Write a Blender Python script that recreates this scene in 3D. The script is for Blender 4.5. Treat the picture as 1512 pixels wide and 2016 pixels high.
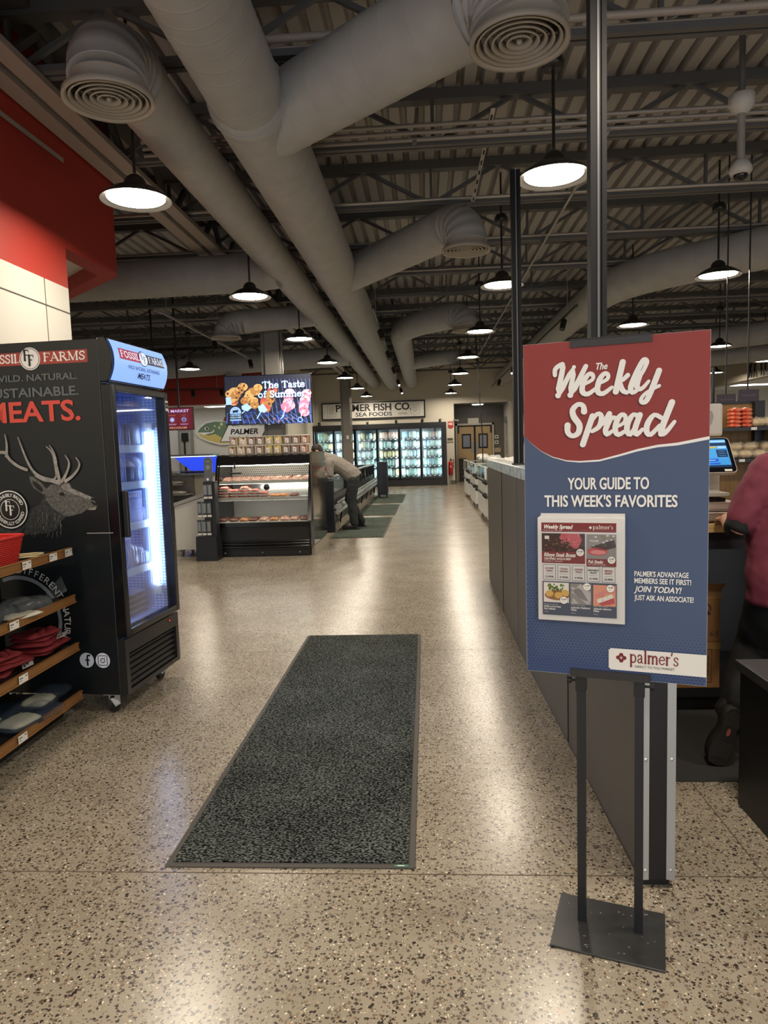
import bpy, math, random
from mathutils import Vector, Matrix
random.seed(7)
S = bpy.context.scene
COL = S.collection
PI = math.pi
for o_ in list(bpy.data.objects):
    bpy.data.objects.remove(o_)

# ---------------------------------------------------------------- camera, world, exposure
cam_d = bpy.data.cameras.new('camera')
cam = bpy.data.objects.new('camera', cam_d)
COL.objects.link(cam)
S.camera = cam
PITCH, YAW, ROLL = 0.0932, 0.063, -0.0311
_cy, _sy, _cp, _sp = math.cos(YAW), math.sin(YAW), math.cos(PITCH), math.sin(PITCH)
_fw = Vector((-_sy * _cp, _cy * _cp, -_sp)); _rt = Vector((_cy, _sy, 0)); _up = _rt.cross(_fw)
_r = math.cos(ROLL) * _rt + math.sin(ROLL) * _up
_u = -math.sin(ROLL) * _rt + math.cos(ROLL) * _up
mw = Matrix.Identity(4)
for i_ in range(3):
    mw[i_][0], mw[i_][1], mw[i_][2] = _r[i_], _u[i_], -_fw[i_]
mw[2][3] = 1.38
cam.matrix_world = mw
cam_d.sensor_fit = 'HORIZONTAL'; cam_d.sensor_width = 36.0; cam_d.lens = 1350.0 / 1512.0 * 36.0
cam_d.clip_start = 0.05; cam_d.clip_end = 100
w_ = bpy.data.worlds.new('world'); S.world = w_; w_.use_nodes = True
w_.node_tree.nodes['Background'].inputs[0].default_value = (0.9, 0.93, 1.0, 1)
w_.node_tree.nodes['Background'].inputs[1].default_value = 1.8
S.view_settings.view_transform = 'Standard'
S.view_settings.look = 'None'
S.view_settings.gamma = 1.0
S.view_settings.use_curve_mapping = False
S.view_settings.exposure = 0.0
LAMP_E = 112.0          # pendant discs
TUBE_E = 9.0           # case and cooler light strips
SCREEN_E = 0.95
S.cycles.max_bounces = 7; S.cycles.diffuse_bounces = 4; S.cycles.glossy_bounces = 4
S.cycles.transmission_bounces = 6; S.cycles.transparent_max_bounces = 12
S.cycles.sample_clamp_indirect = 6.0; S.cycles.caustics_reflective = False; S.cycles.caustics_refractive = False
S.cycles.use_denoising = True

# ---------------------------------------------------------------- materials
def lin(c):
    if isinstance(c, str):
        c = [int(c[i:i + 2], 16) / 255 for i in (0, 2, 4)]
    return tuple((x / 12.92 if x <= 0.04045 else ((x + 0.055) / 1.055) ** 2.4) for x in c) + (1.0,)
_mats = {}
def M(name, c='808080', rough=0.5, metal=0.0, em=0.0, emc=None, noise=0.0, nscale=12.0, stretch=None, bump=0.0, alpha=1.0, spec=0.5, c2=None):
    if name in _mats: return _mats[name]
    m = bpy.data.materials.new(name); m.use_nodes = True
    nt = m.node_tree; b = nt.nodes['Principled BSDF']
    b.inputs['Base Color'].default_value = lin(c)
    b.inputs['Roughness'].default_value = rough
    b.inputs['Metallic'].default_value = metal
    b.inputs['Specular IOR Level'].default_value = spec
    if em:
        b.inputs['Emission Color'].default_value = lin(emc or c); b.inputs['Emission Strength'].default_value = em
    if alpha < 1: b.inputs['Alpha'].default_value = alpha
    if noise or bump:
        tc = nt.nodes.new('ShaderNodeTexCoord'); mp = nt.nodes.new('ShaderNodeMapping')
        n = nt.nodes.new('ShaderNodeTexNoise'); n.inputs['Scale'].default_value = nscale; n.inputs['Detail'].default_value = 6
        if stretch: mp.inputs['Scale'].default_value = stretch
        nt.links.new(tc.outputs['Object'], mp.inputs[0]); nt.links.new(mp.outputs[0], n.inputs['Vector'])
        if noise:
            rp = nt.nodes.new('ShaderNodeValToRGB')
            a = lin(c); q = lin(c2) if c2 else tuple(min(1, x * (1 + noise)) for x in a[:3]) + (1,)
            lo = a if c2 else tuple(x * (1 - noise) for x in a[:3]) + (1,)
            rp.color_ramp.elements[0].position = 0.35; rp.color_ramp.elements[1].position = 0.65
            rp.color_ramp.elements[0].color = lo; rp.color_ramp.elements[1].color = q
            nt.links.new(n.outputs[0], rp.inputs[0]); nt.links.new(rp.outputs[0], b.inputs['Base Color'])
        if bump:
            bp = nt.nodes.new('ShaderNodeBump'); bp.inputs['Strength'].default_value = bump; bp.inputs['Distance'].default_value = 0.01
            nt.links.new(n.outputs[0], bp.inputs['Height']); nt.links.new(bp.outputs[0], b.inputs['Normal'])
    _mats[name] = m
    return m
def glass(name, tint='ffffff', amount=0.1, rough=0.02, fac=0.8):
    """thin pane: mostly clear, with a sharp fresnel reflection"""
    if name in _mats: return _mats[name]
    m = bpy.data.materials.new(name); m.use_nodes = True; nt = m.node_tree
    for n in list(nt.nodes): nt.nodes.remove(n)
    out = nt.nodes.new('ShaderNodeOutputMaterial'); mx = nt.nodes.new('ShaderNodeMixShader')
    t = nt.nodes.new('ShaderNodeBsdfTransparent'); g = nt.nodes.new('ShaderNodeBsdfGlossy')
    t.inputs[0].default_value = lin(tint); g.inputs['Roughness'].default_value = rough
    lw = nt.nodes.new('ShaderNodeFresnel'); lw.inputs[0].default_value = 1.45
    mu = nt.nodes.new('ShaderNodeMath'); mu.operation = 'MULTIPLY_ADD'; mu.inputs[1].default_value = fac; mu.inputs[2].default_value = amount * 0.3
    nt.links.new(lw.outputs[0], mu.inputs[0]); nt.links.new(mu.outputs[0], mx.inputs[0])
    nt.links.new(t.outputs[0], mx.inputs[1]); nt.links.new(g.outputs[0], mx.inputs[2]); nt.links.new(mx.outputs[0], out.inputs[0])
    _mats[name] = m
    return m
def terrazzo():
    m = bpy.data.materials.new('polished_aggregate_concrete'); m.use_nodes = True; nt = m.node_tree; b = nt.nodes['Principled BSDF']
    N, L = nt.nodes.new, nt.links.new
    geo = N('ShaderNodeNewGeometry')
    wob = N('ShaderNodeTexNoise'); wob.inputs['Scale'].default_value = 90; wob.inputs['Detail'].default_value = 2
    L(geo.outputs['Position'], wob.inputs['Vector'])
    wa = N('ShaderNodeMixRGB'); wa.blend_type = 'LINEAR_LIGHT'; wa.inputs[0].default_value = 0.006
    L(geo.outputs['Position'], wa.inputs[1]); L(wob.outputs[1], wa.inputs[2])
    base = N('ShaderNodeTexNoise'); base.inputs['Scale'].default_value = 2.2; base.inputs['Detail'].default_value = 8; base.inputs['Roughness'].default_value = 0.65
    L(geo.outputs['Position'], base.inputs['Vector'])
    r0 = N('ShaderNodeValToRGB'); r0.color_ramp.elements[0].position = 0.3; r0.color_ramp.elements[1].position = 0.7
    r0.color_ramp.elements[0].color = lin('89806f'); r0.color_ramp.elements[1].color = lin('a49b8b')
    L(base.outputs[0], r0.inputs[0]); cur = r0.outputs[0]
    for scale, keep, rad, ramp in ((112.0, 0.74, 0.52, ('332c27', '4e443b', '736658', '816f5e', '5c4d40', '3c3530')),
                                   (72.0, 0.20, 0.40, ('2e2824', '55493f', '7a6d62', '3a322d', '8a7767', '4b4038')),
                                   (150.0, 0.30, 0.40, ('d8cbb2', 'c9bda6', 'e6dcc8', '5c4d40', 'b59d80', 'a08469'))):
        v = N('ShaderNodeTexVoronoi'); v.inputs['Scale'].default_value = scale
        L(wa.outputs[0], v.inputs['Vector'])
        sp = N('ShaderNodeSeparateColor'); L(v.outputs['Color'], sp.inputs[0])
        lt = N('ShaderNodeMath'); lt.operation = 'LESS_THAN'; lt.inputs[1].default_value = keep; L(sp.outputs[0], lt.inputs[0])
        rr = N('ShaderNodeMath'); rr.operation = 'MULTIPLY_ADD'; rr.inputs[1].default_value = rad * 0.75; rr.inputs[2].default_value = rad * 0.42; L(sp.outputs[2], rr.inputs[0])
        d = N('ShaderNodeMath'); d.operation = 'LESS_THAN'; L(v.outputs['Distance'], d.inputs[0]); L(rr.outputs[0], d.inputs[1])
        mk = N('ShaderNodeMath'); mk.operation = 'MULTIPLY'; L(lt.outputs[0], mk.inputs[0]); L(d.outputs[0], mk.inputs[1])
        cr = N('ShaderNodeValToRGB'); cr.color_ramp.interpolation = 'CONSTANT'
        el = cr.color_ramp.elements
        el[0].position = 0; el[0].color = lin(ramp[0]); el[1].position = 1 / len(ramp); el[1].color = lin(ramp[1])
        for k in range(2, len(ramp)):
            e = el.new(k / len(ramp)); e.color = lin(ramp[k])
        L(sp.outputs[1], cr.inputs[0])
        mx = N('ShaderNodeMixRGB'); L(mk.outputs[0], mx.inputs[0]); L(cur, mx.inputs[1]); L(cr.outputs[0], mx.inputs[2]); cur = mx.outputs[0]
    L(cur, b.inputs['Base Color'])
    b.inputs['Roughness'].default_value = 0.25; b.inputs['Specular IOR Level'].default_value = 0.5
    return m
def carpet(name, a, c, scale=260.0):
    m = bpy.data.materials.new(name); m.use_nodes = True; nt = m.node_tree; b = nt.nodes['Principled BSDF']
    geo = nt.nodes.new('ShaderNodeNewGeometry'); n = nt.nodes.new('ShaderNodeTexNoise')
    mp = nt.nodes.new('ShaderNodeMapping'); mp.inputs['Scale'].default_value = (0.6, 1.25, 1)
    nt.links.new(geo.outputs['Position'], mp.inputs[0])
    n.inputs['Scale'].default_value = scale; n.inputs['Detail'].default_value = 1.5; nt.links.new(mp.outputs[0], n.inputs['Vector'])
    n2 = nt.nodes.new('ShaderNodeTexNoise'); n2.inputs['Scale'].default_value = 3; nt.links.new(geo.outputs['Position'], n2.inputs['Vector'])
    mm = nt.nodes.new('ShaderNodeMath'); mm.operation = 'MULTIPLY_ADD'; mm.inputs[1].default_value = 0.12; nt.links.new(n2.outputs[0], mm.inputs[0]); nt.links.new(n.outputs[0], mm.inputs[2])
    rp = nt.nodes.new('ShaderNodeValToRGB'); rp.color_ramp.elements[0].position = 0.52; rp.color_ramp.elements[1].position = 0.68
    rp.color_ramp.elements[0].color = lin(a); rp.color_ramp.elements[1].color = lin(c)
    nt.links.new(mm.outputs[0], rp.inputs[0]); nt.links.new(rp.outputs[0], b.inputs['Base Color'])
    b.inputs['Roughness'].default_value = 0.95; b.inputs['Specular IOR Level'].default_value = 0.1
    bp = nt.nodes.new('ShaderNodeBump'); bp.inputs['Strength'].default_value = 0.6; bp.inputs['Distance'].default_value = 0.006
    nt.links.new(n.outputs[0], bp.inputs['Height']); nt.links.new(bp.outputs[0], b.inputs['Normal'])
    return m

# ---------------------------------------------------------------- mesh builder
class B:
    def __init__(s): s.v = []; s.f = []; s.m = []; s.s = []
    def add(s, vs, fs, mi=0, sm=False):
        k = len(s.v); s.v += [tuple(v) for v in vs]
        for f in fs: s.f.append([i + k for i in f]); s.m.append(mi); s.s.append(sm)
        return s
    def bb(s, x0, x1, y0, y1, z0, z1, mi=0):
        vs = [(x, y, z) for z in (z0, z1) for y in (y0, y1) for x in (x0, x1)]
        return s.add(vs, [(0, 2, 3, 1), (4, 5, 7, 6), (0, 1, 5, 4), (2, 6, 7, 3), (0, 4, 6, 2), (1, 3, 7, 5)], mi)
    def box(s, c, d, mi=0, R=None):
        vs = []
        for z in (-.5, .5):
            for y in (-.5, .5):
                for x in (-.5, .5):
                    p = Vector((x * d[0], y * d[1], z * d[2]))
                    if R: p = R @ p
                    vs.append(p + Vector(c))
        return s.add(vs, [(0, 2, 3, 1), (4, 5, 7, 6), (0, 1, 5, 4), (2, 6, 7, 3), (0, 4, 6, 2), (1, 3, 7, 5)], mi)
    def bar(s, p0, p1, w, h=None, mi=0, up=(0, 0, 1)):
        p0, p1 = Vector(p0), Vector(p1); d = p1 - p0; L = d.length; d.normalize(); up = Vector(up)
        if abs(d.dot(up)) > .98: up = Vector((1, 0, 0))
        x = d.cross(up).normalized(); z = x.cross(d)
        R = Matrix((x, d, z)).transposed()
        return s.box((p0 + p1) / 2, (w, L, h or w), mi, R)
    def tube(s, pts, r, n=12, mi=0, caps=True, flat=None):
        pts = [Vector(p) for p in pts]; N = len(pts)
        rs = r if isinstance(r, (list, tuple)) else [r] * N
        t = [(pts[min(i + 1, N - 1)] - pts[max(i - 1, 0)]).normalized() for i in range(N)]
        a = Vector((0, 0, 1)) if abs(t[0].z) < .9 else Vector((1, 0, 0))
        x = t[0].cross(a).normalized(); rings = []
        for i in range(N):
            x = (x - t[i] * x.dot(t[i])).normalized(); y = t[i].cross(x)
            if flat: rings.append([pts[i] + rs[i] * (x * math.cos(k * 2 * PI / n) * flat[0] + y * math.sin(k * 2 * PI / n) * flat[1]) for k in range(n)])
            else: rings.append([pts[i] + rs[i] * (x * math.cos(k * 2 * PI / n) + y * math.sin(k * 2 * PI / n)) for k in range(n)])
        vs = [v for g in rings for v in g]
        fs = [(i * n + k, i * n + (k + 1) % n, (i + 1) * n + (k + 1) % n, (i + 1) * n + k) for i in range(N - 1) for k in range(n)]
        s.add(vs, fs, mi, True)
        if caps: s.add(rings[0], [tuple(range(n))[::-1]], mi); s.add(rings[-1], [tuple(range(n))], mi)
        return s
    def cyl(s, p0, p1, r0, r1=None, n=16, mi=0, caps=True):
        return s.tube([p0, p1], [r0, r0 if r1 is None else r1], n, mi, caps)
    def lathe(s, prof, c=(0, 0, 0), n=28, mi=0, axis=2, caps=False, R=None):
        vs = []
        for (r, z) in prof:
            for k in range(n):
                a = k * 2 * PI / n; p = [r * math.cos(a), r * math.sin(a), z]
                if axis == 1: p = [p[0], p[2], p[1]]
                if axis == 0: p = [p[2], p[0], p[1]]
                if R: p = R @ Vector(p)
                vs.append((p[0] + c[0], p[1] + c[1], p[2] + c[2]))
        P = len(prof)
        s.add(vs, [(i * n + k, i * n + (k + 1) % n, (i + 1) * n + (k + 1) % n, (i + 1) * n + k) for i in range(P - 1) for k in range(n)], mi, True)
        if caps: s.add(vs[:n], [tuple(range(n))[::-1]], mi); s.add(vs[-n:], [tuple(range(n))], mi)
        return s
    def ball(s, c, r, n=12, mi=0, R=None):
        if not isinstance(r, (tuple, list)): r = (r, r, r)
        vs = []; h = n // 2
        for i in range(h + 1):
            a = PI * i / h
            for k in range(n):
                b = 2 * PI * k / n
                p = Vector((r[0] * math.sin(a) * math.cos(b), r[1] * math.sin(a) * math.sin(b), r[2] * math.cos(a)))
                if R: p = R @ p
                vs.append(p + Vector(c))
        return s.add(vs, [(i * n + k, (i + 1) * n + k, (i + 1) * n + (k + 1) % n, i * n + (k + 1) % n) for i in range(h) for k in range(n)], mi, True)
    def prism(s, poly, o, u, v, w, mi=0, sm=False):
        """poly in the u,v frame at o, pushed along the vector w"""
        o, u, v, w = Vector(o), Vector(u), Vector(v), Vector(w)
        a = [o + u * p[0] + v * p[1] for p in poly]; n = len(a)
        s.add(a + [p + w for p in a], [tuple(range(n))[::-1], tuple(range(n, 2 * n))], mi)
        return s.add(a + [p + w for p in a], [(i, (i + 1) % n, n + (i + 1) % n, n + i) for i in range(n)], mi, sm)
    def face(s, pts, mi=0): return s.add(pts, [tuple(range(len(pts)))], mi)
    def obj(s, name, mats, parent=None, bevel=0.0, seg=2, loc=None):
        me = bpy.data.meshes.new(name); me.from_pydata(s.v, [], s.f)
        if not isinstance(mats, (list, tuple)): mats = [mats]
        for m in mats: me.materials.append(m)
        me.polygons.foreach_set('material_index', s.m); me.polygons.foreach_set('use_smooth', s.s)
        me.update()
        o = bpy.data.objects.new(name, me); COL.objects.link(o)
        if parent: o.parent = parent
        if loc: o.location = loc
        if bevel:
            b = o.modifiers.new('bevel', 'BEVEL'); b.width = bevel; b.segments = seg; b.limit_method = 'ANGLE'; b.angle_limit = 0.7
        return o
def tag(o, label, cat, group=None):
    o['label'] = label; o['category'] = cat
    if group: o['group'] = group
    return o
def thing(name, label, cat, loc=(0, 0, 0), rz=0.0, group=None):
    o = bpy.data.objects.new(name, None); COL.objects.link(o); o.empty_display_size = 0.05
    o.location = loc; o.rotation_euler = (0, 0, rz)
    return tag(o, label, cat, group)
def struct(o): o['kind'] = 'structure'; return o
def dup(root, loc, rot=None, label=None, group=None):
    r = root.copy(); COL.objects.link(r); r.location = loc
    if rot is not None: r.rotation_euler = rot if isinstance(rot, (tuple, list)) else (0, 0, rot)
    if label: r['label'] = label
    if group: r['group'] = group
    for ch in list(root.children):
        c = ch.copy(); COL.objects.link(c); c.parent = r
        for g in list(ch.children):
            d = g.copy(); COL.objects.link(d); d.parent = c
    return r

# ---------------------------------------------------------------- flat graphics: print on a plane
_tc = {}
def glyphs(txt, bold):
    key = (txt, bold)
    if key not in _tc:
        cu = bpy.data.curves.new('t', 'FONT'); cu.body = txt; cu.size = 1.0; cu.offset = bold; cu.resolution_u = 3
        cu.fill_mode = 'FRONT'
        o = bpy.data.objects.new('t', cu); me = bpy.data.meshes.new_from_object(o)
        _tc[key] = ([(v.co.x, v.co.y) for v in me.vertices], [tuple(p.vertices) for p in me.polygons])
        bpy.data.objects.remove(o); bpy.data.curves.remove(cu); bpy.data.meshes.remove(me)
    return _tc[key]
CAP = max(p[1] for p in glyphs('H', 0.0)[0])
class Print(B):
    """2D drawing in the frame o + x*u + y*v; every layer sits a hair further along n"""
    def __init__(s, o, u, v, n, gap=0.0004):
        super().__init__(); s.o, s.u, s.w, s.n = Vector(o), Vector(u), Vector(v), Vector(n); s.k = 1; s.gap = gap
    def P(s, x, y): return s.o + s.u * x + s.w * y + s.n * (s.gap * s.k)
    def up(s, d=1): s.k += d; return s
    def poly(s, pts, mi=0): return s.add([s.P(*p) for p in pts], [tuple(range(len(pts)))], mi)
    def rect(s, x0, x1, y0, y1, mi=0): return s.poly([(x0, y0), (x1, y0), (x1, y1), (x0, y1)], mi)
    def disc(s, x, y, r, mi=0, n=28, ry=None): return s.poly([(x + r * math.cos(k * 2 * PI / n), y + (ry or r) * math.sin(k * 2 * PI / n)) for k in range(n)], mi)
    def ring(s, x, y, r0, r1, mi=0, a0=0.0, a1=2 * PI, n=48):
        for k in range(n):
            a, b = a0 + (a1 - a0) * k / n, a0 + (a1 - a0) * (k + 1) / n
            s.poly([(x + r0 * math.cos(a), y + r0 * math.sin(a)), (x + r1 * math.cos(a), y + r1 * math.sin(a)), (x + r1 * math.cos(b), y + r1 * math.sin(b)), (x + r0 * math.cos(b), y + r0 * math.sin(b))], mi)
        return s
    def frame(s, x0, x1, y0, y1, t, mi=0):
        s.rect(x0, x1, y0, y0 + t, mi); s.rect(x0, x1, y1 - t, y1, mi); s.rect(x0, x0 + t, y0 + t, y1 - t, mi); return s.rect(x1 - t, x1, y0 + t, y1 - t, mi)
    def stroke(s, pts, w, mi=0, dx=0, dy=0, smooth=3):
        """brush line; w one width or one per point; smoothed by Catmull-Rom"""
        ws = list(w) if isinstance(w, (list, tuple)) else [w] * len(pts)
        if smooth and len(pts) > 2:
            q = [pts[0]] + list(pts) + [pts[-1]]; qw = [ws[0]] + ws + [ws[-1]]; np_, nw = [], []
            for i in range(1, len(q) - 2):
                for j in range(smooth):
                    t = j / smooth
                    f = [0.5 * (2 * q[i][c] + (q[i + 1][c] - q[i - 1][c]) * t + (2 * q[i - 1][c] - 5 * q[i][c] + 4 * q[i + 1][c] - q[i + 2][c]) * t * t + (3 * q[i][c] - q[i - 1][c] - 3 * q[i + 1][c] + q[i + 2][c]) * t ** 3) for c in (0, 1)]
                    np_.append(f); nw.append(qw[i] + (qw[i + 1] - qw[i]) * t)
            pts, ws = np_ + [pts[-1]], nw + [ws[-1]]
        n = len(pts); nr = []; e = .00001 / s.gap
        for i in range(n):
            a, b = pts[max(i - 1, 0)], pts[min(i + 1, n - 1)]; l = math.hypot(b[0] - a[0], b[1] - a[1]) or 1
            nr.append((-(b[1] - a[1]) / l / 2, (b[0] - a[0]) / l / 2))
        k0 = s.k; L_, R_ = [], []
        for i, p in enumerate(pts):
            s.k = k0 + e * i; L_.append(s.P(p[0] + nr[i][0] * ws[i] + dx, p[1] + nr[i][1] * ws[i] + dy)); R_.append(s.P(p[0] - nr[i][0] * ws[i] + dx, p[1] - nr[i][1] * ws[i] + dy))
        s.add(L_ + R_, [(n + i, n + i + 1, i + 1, i) for i in range(n - 1)], mi)
        for i, p in enumerate(pts):
            sharp = 0 < i < n - 1 and ((pts[i][0] - pts[i - 1][0]) * (pts[i + 1][0] - pts[i][0]) + (pts[i][1] - pts[i - 1][1]) * (pts[i + 1][1] - pts[i][1])) < .6 * math.hypot(pts[i][0] - pts[i - 1][0], pts[i][1] - pts[i - 1][1]) * math.hypot(pts[i + 1][0] - pts[i][0], pts[i + 1][1] - pts[i][1])
            if i in (0, n - 1) or sharp:
                s.k = k0 + e * (n + 2 + i); s.disc(p[0] + dx, p[1] + dy, ws[i] / 2, mi, 14)
        s.k = k0 + e * (2 * n + 4) if n < 40 else k0
        if s.k > k0 + .6: s.k = k0
        return s
    def text(s, t, x, y, h, mi=0, align='c', xs=1.0, bold=0.0, shear=0.0, width=None, rot=0.0):
        if bold > .022:      # heavy weights: overprint with small sideways shifts
            d = (bold - .015) * h * 1.1; e = s.k; kw = dict(mi=mi, align=align, xs=xs, bold=.015, shear=shear, width=width, rot=rot)
            for dx, dy in ((-d, 0), (d, 0), (0, d * .6), (0, -d * .6), (0, 0)):
                s.text(t, x + dx * math.cos(rot) - dy * math.sin(rot), y + dx * math.sin(rot) + dy * math.cos(rot), h, **kw); s.k += .00001 / s.gap
            s.k = e; return s
        vs, fs = glyphs(t, bold)
        if not vs: return s
        k = h / CAP; x0, x1 = min(p[0] for p in vs), max(p[0] for p in vs)
        if width: xs = width / ((x1 - x0) * k)
        off = {'l': x0, 'c': (x0 + x1) / 2, 'r': x1}[align]; c, sn = math.cos(rot), math.sin(rot)
        out = []
        for p in vs:
            a, b = (p[0] - off) * k * xs + p[1] * k * shear, p[1] * k
            out.append(s.P(x + a * c - b * sn, y + a * sn + b * c))
        return s.add(out, fs, mi)
    def arc(s, t, x, y, r, h, a0, a1, mi=0, bold=0.0, inside=False):
        """letters along an arc from angle a0 to a1 (degrees); inside: feet point outwards"""
        for i, ch in enumerate(t):
            if ch == ' ': continue
            a = math.radians(a0 + (a1 - a0) * (i + .5) / len(t))
            rr = r + (h if inside else 0)
            s.text(ch, x + rr * math.cos(a), y + rr * math.sin(a), h, mi, 'c', 1, bold, rot=a + (PI / 2 if inside else -PI / 2))
        return s

# stroke letters with serifs, for roman and slab lettering: ((points), weight) with weight 1 thick, 0 thin
def _o(cx, cy, rx, ry, a0=0, a1=360, n=14): return [(cx + rx * math.cos(math.radians(a0 + (a1 - a0) * i / n)), cy + ry * math.sin(math.radians(a0 + (a1 - a0) * i / n))) for i in range(n + 1)]
SER = {  # name: (advance, [strokes], [serif centres])
 'F': (.62, [([(.15, 0), (.15, 1)], 1), ([(.15, .97), (.58, .97), (.58, .78)], 0), ([(.15, .52), (.45, .52)], 0)], [(.15, 0), (.12, 1)]),
 'O': (.80, [(_o(.4, .5, .32, .46), .7)], []),
 'S': (.58, [([(.5, .78), (.46, .94), (.28, .97), (.12, .82), (.16, .62), (.42, .42), (.5, .24), (.38, .05), (.2, .03), (.08, .14), (.07, .26)], .6)], []),
 'I': (.34, [([(.17, 0), (.17, 1)], 1)], [(.17, 0), (.17, 1)]),
 'L': (.60, [([(.15, 0), (.15, 1)], 1), ([(.15, .03), (.54, .03), (.56, .24)], 0)], [(.12, 0), (.15, 1)]),
 'A': (.78, [([(.08, 0), (.38, 1)], 0), ([(.36, 1), (.68, 0)], 1), ([(.2, .35), (.56, .35)], 0)], [(.08, 0), (.68, 0)]),
 'R': (.74, [([(.15, 0), (.15, 1)], 1), ([(.15, .97), (.4, .97), (.52, .75), (.4, .53), (.15, .52)], .4), ([(.36, .52), (.66, 0)], 1)], [(.15, 0), (.12, 1), (.68, 0)]),
 'M': (.98, [([(.14, 0), (.16, 1)], 0), ([(.16, 1), (.48, .05)], 1), ([(.48, .05), (.8, 1)], 0), ([(.82, 0), (.82, 1)], 1)], [(.14, 0), (.82, 0), (.12, 1), (.85, 1)]),
 'T': (.72, [([(.36, 0), (.36, 1)], 1), ([(.06, .76), (.06, .96), (.66, .96), (.66, .76)], 0)], [(.36, 0)]),
 'a': (.54, [([(.1, .5), (.14, .62), (.3, .64), (.38, .5), (.38, .1), (.46, .02)], .6), ([(.38, .38), (.16, .3), (.08, .15), (.16, .02), (.3, .05), (.38, .16)], .5)], []),
 'e': (.54, [([(.08, .36), (.46, .36), (.42, .56), (.27, .65), (.1, .5), (.07, .3), (.14, .08), (.3, .01), (.46, .14)], .45)], []),
 'f': (.36, [([(.18, 0), (.18, .8), (.26, .98), (.38, .92)], .8), ([(.04, .62), (.34, .62)], 0)], [(.18, 0)]),
 'h': (.62, [([(.13, 0), (.13, 1)], 1), ([(.13, .45), (.28, .63), (.42, .6), (.47, .45), (.47, 0)], .8)], [(.13, 0), (.47, 0), (.1, 1)]),
 'l': (.3, [([(.15, 0), (.15, 1)], 1)], [(.15, 0), (.11, 1)]),
 'm': (.92, [([(.13, 0), (.13, .64)], 1), ([(.13, .45), (.26, .63), (.4, .6), (.45, .45), (.45, 0)], .8), ([(.45, .45), (.58, .63), (.72, .6), (.77, .45), (.77, 0)], .8)], [(.13, 0), (.45, 0), (.77, 0), (.1, .64)]),
 'o': (.58, [(_o(.28, .32, .21, .31), .6)], []),
 'p': (.62, [([(.14, -.34), (.14, .64)], 1), (_o(.32, .32, .2, .31, 150, -150), .6)], [(.14, -.34), (.1, .64)]),
 'r': (.42, [([(.13, 0), (.13, .64)], 1), ([(.13, .42), (.24, .6), (.36, .6)], .5)], [(.13, 0), (.1, .64)]),
 's': (.46, [([(.38, .5), (.33, .62), (.2, .64), (.09, .54), (.14, .4), (.32, .27), (.38, .15), (.28, .02), (.14, .02), (.06, .14)], .4)], []),
 't': (.38, [([(.17, .9), (.17, .12), (.26, .02), (.36, .08)], .8), ([(.04, .62), (.34, .62)], 0)], []),
 'u': (.62, [([(.13, .64), (.13, .2), (.2, .04), (.34, .03), (.47, .2)], .8), ([(.47, .64), (.47, 0)], .8)], [(.1, .64), (.44, .64), (.52, 0)]),
 "'": (.2, [([(.12, 1), (.07, .78)], .5)], []), ' ': (.34, [], []), '.': (.25, [([(.1, .05), (.11, .05)], 1)], []),
}
def serif(p, t, x, y, h, mi=0, thick=.17, thin=.06, ser=.13, align='l', xs=1.0, width=None):
    tot = sum(SER[c][0] for c in t)
    if width: xs = width / (tot * h)
    cx = x - {'l': 0, 'c': .5, 'r': 1}[align] * tot * h * xs
    for c in t:
        adv, st, sf = SER[c]
        for pts, wt in st: p.stroke([(cx + a * h * xs, y + b * h) for a, b in pts], (thin + (thick - thin) * wt) * h * min(1, xs + .1), mi, smooth=2 if len(pts) > 3 and len(pts) < 12 else 0)
        k1 = p.k; p.k += .04
        for a, b in sf:
            q = b + (thin * .5 if b < .3 else -thin * .5)
            p.rect(cx + (a - ser) * h * xs, cx + (a + ser) * h * xs, y + (q - thin * .5) * h, y + (q + thin * .5) * h, mi)
        p.k = k1; cx += adv * h * xs
    return cx
WHITE = M('white_print', 'f2efe8', .55)
BLACK = M('black_print', '14120f', .5)
# ================================================================ the setting
CREAM = M('cream_paint', 'd9d2c0', .6); REDP = M('red_paint', 'a33025', .55); GREYP = M('grey_paint', '6f6a62', .6)
WARMW = M('warm_white_paint', 'e4e0d4', .6); DECK = M('deck_grey_paint', 'a5a3a2', .6); STEEL = M('steel_grey_paint', '5c5c5c', .55)
DUCTM = M('duct_grey_paint', 'a7a7a6', .5, noise=.05, nscale=6); DARK = M('dark_joint', '55483a', .8); WHITEP = M('white_paint', 'ebe9e4', .5)
fl = B().bb(-11, 14, -5, 28, -.1, 0)
for y in (2.105, 4.575, 6.95, 9.5, 12.0, 14.6, 17.2, 20): fl.bb(-11, 14, y - .002, y + .002, 0, .0006, 1)
for x in (1.035, -6.5): fl.bb(x - .002, x + .002, -5, 25.2, 0, .0007, 1)
struct(fl.obj('floor', [terrazzo(), DARK]))

# ceiling: ribbed steel deck, ribs running away from the entrance
ck = B(); x = -11.0; P = [] ; pitch = .165
while x < 14:
    P += [(x, 4.495), (x + .016, 4.425), (x + .112, 4.425), (x + .128, 4.495)]; x += pitch
vs = [(a, y, b) for y in (-5, 28) for a, b in P]; n = len(P)
ck.add(vs, [(i, i + 1, n + i + 1, n + i) for i in range(n - 1)])
ck.bb(-11, 14, -5, 28, 4.5, 4.55)
struct(ck.obj('ceiling', DECK))

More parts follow.
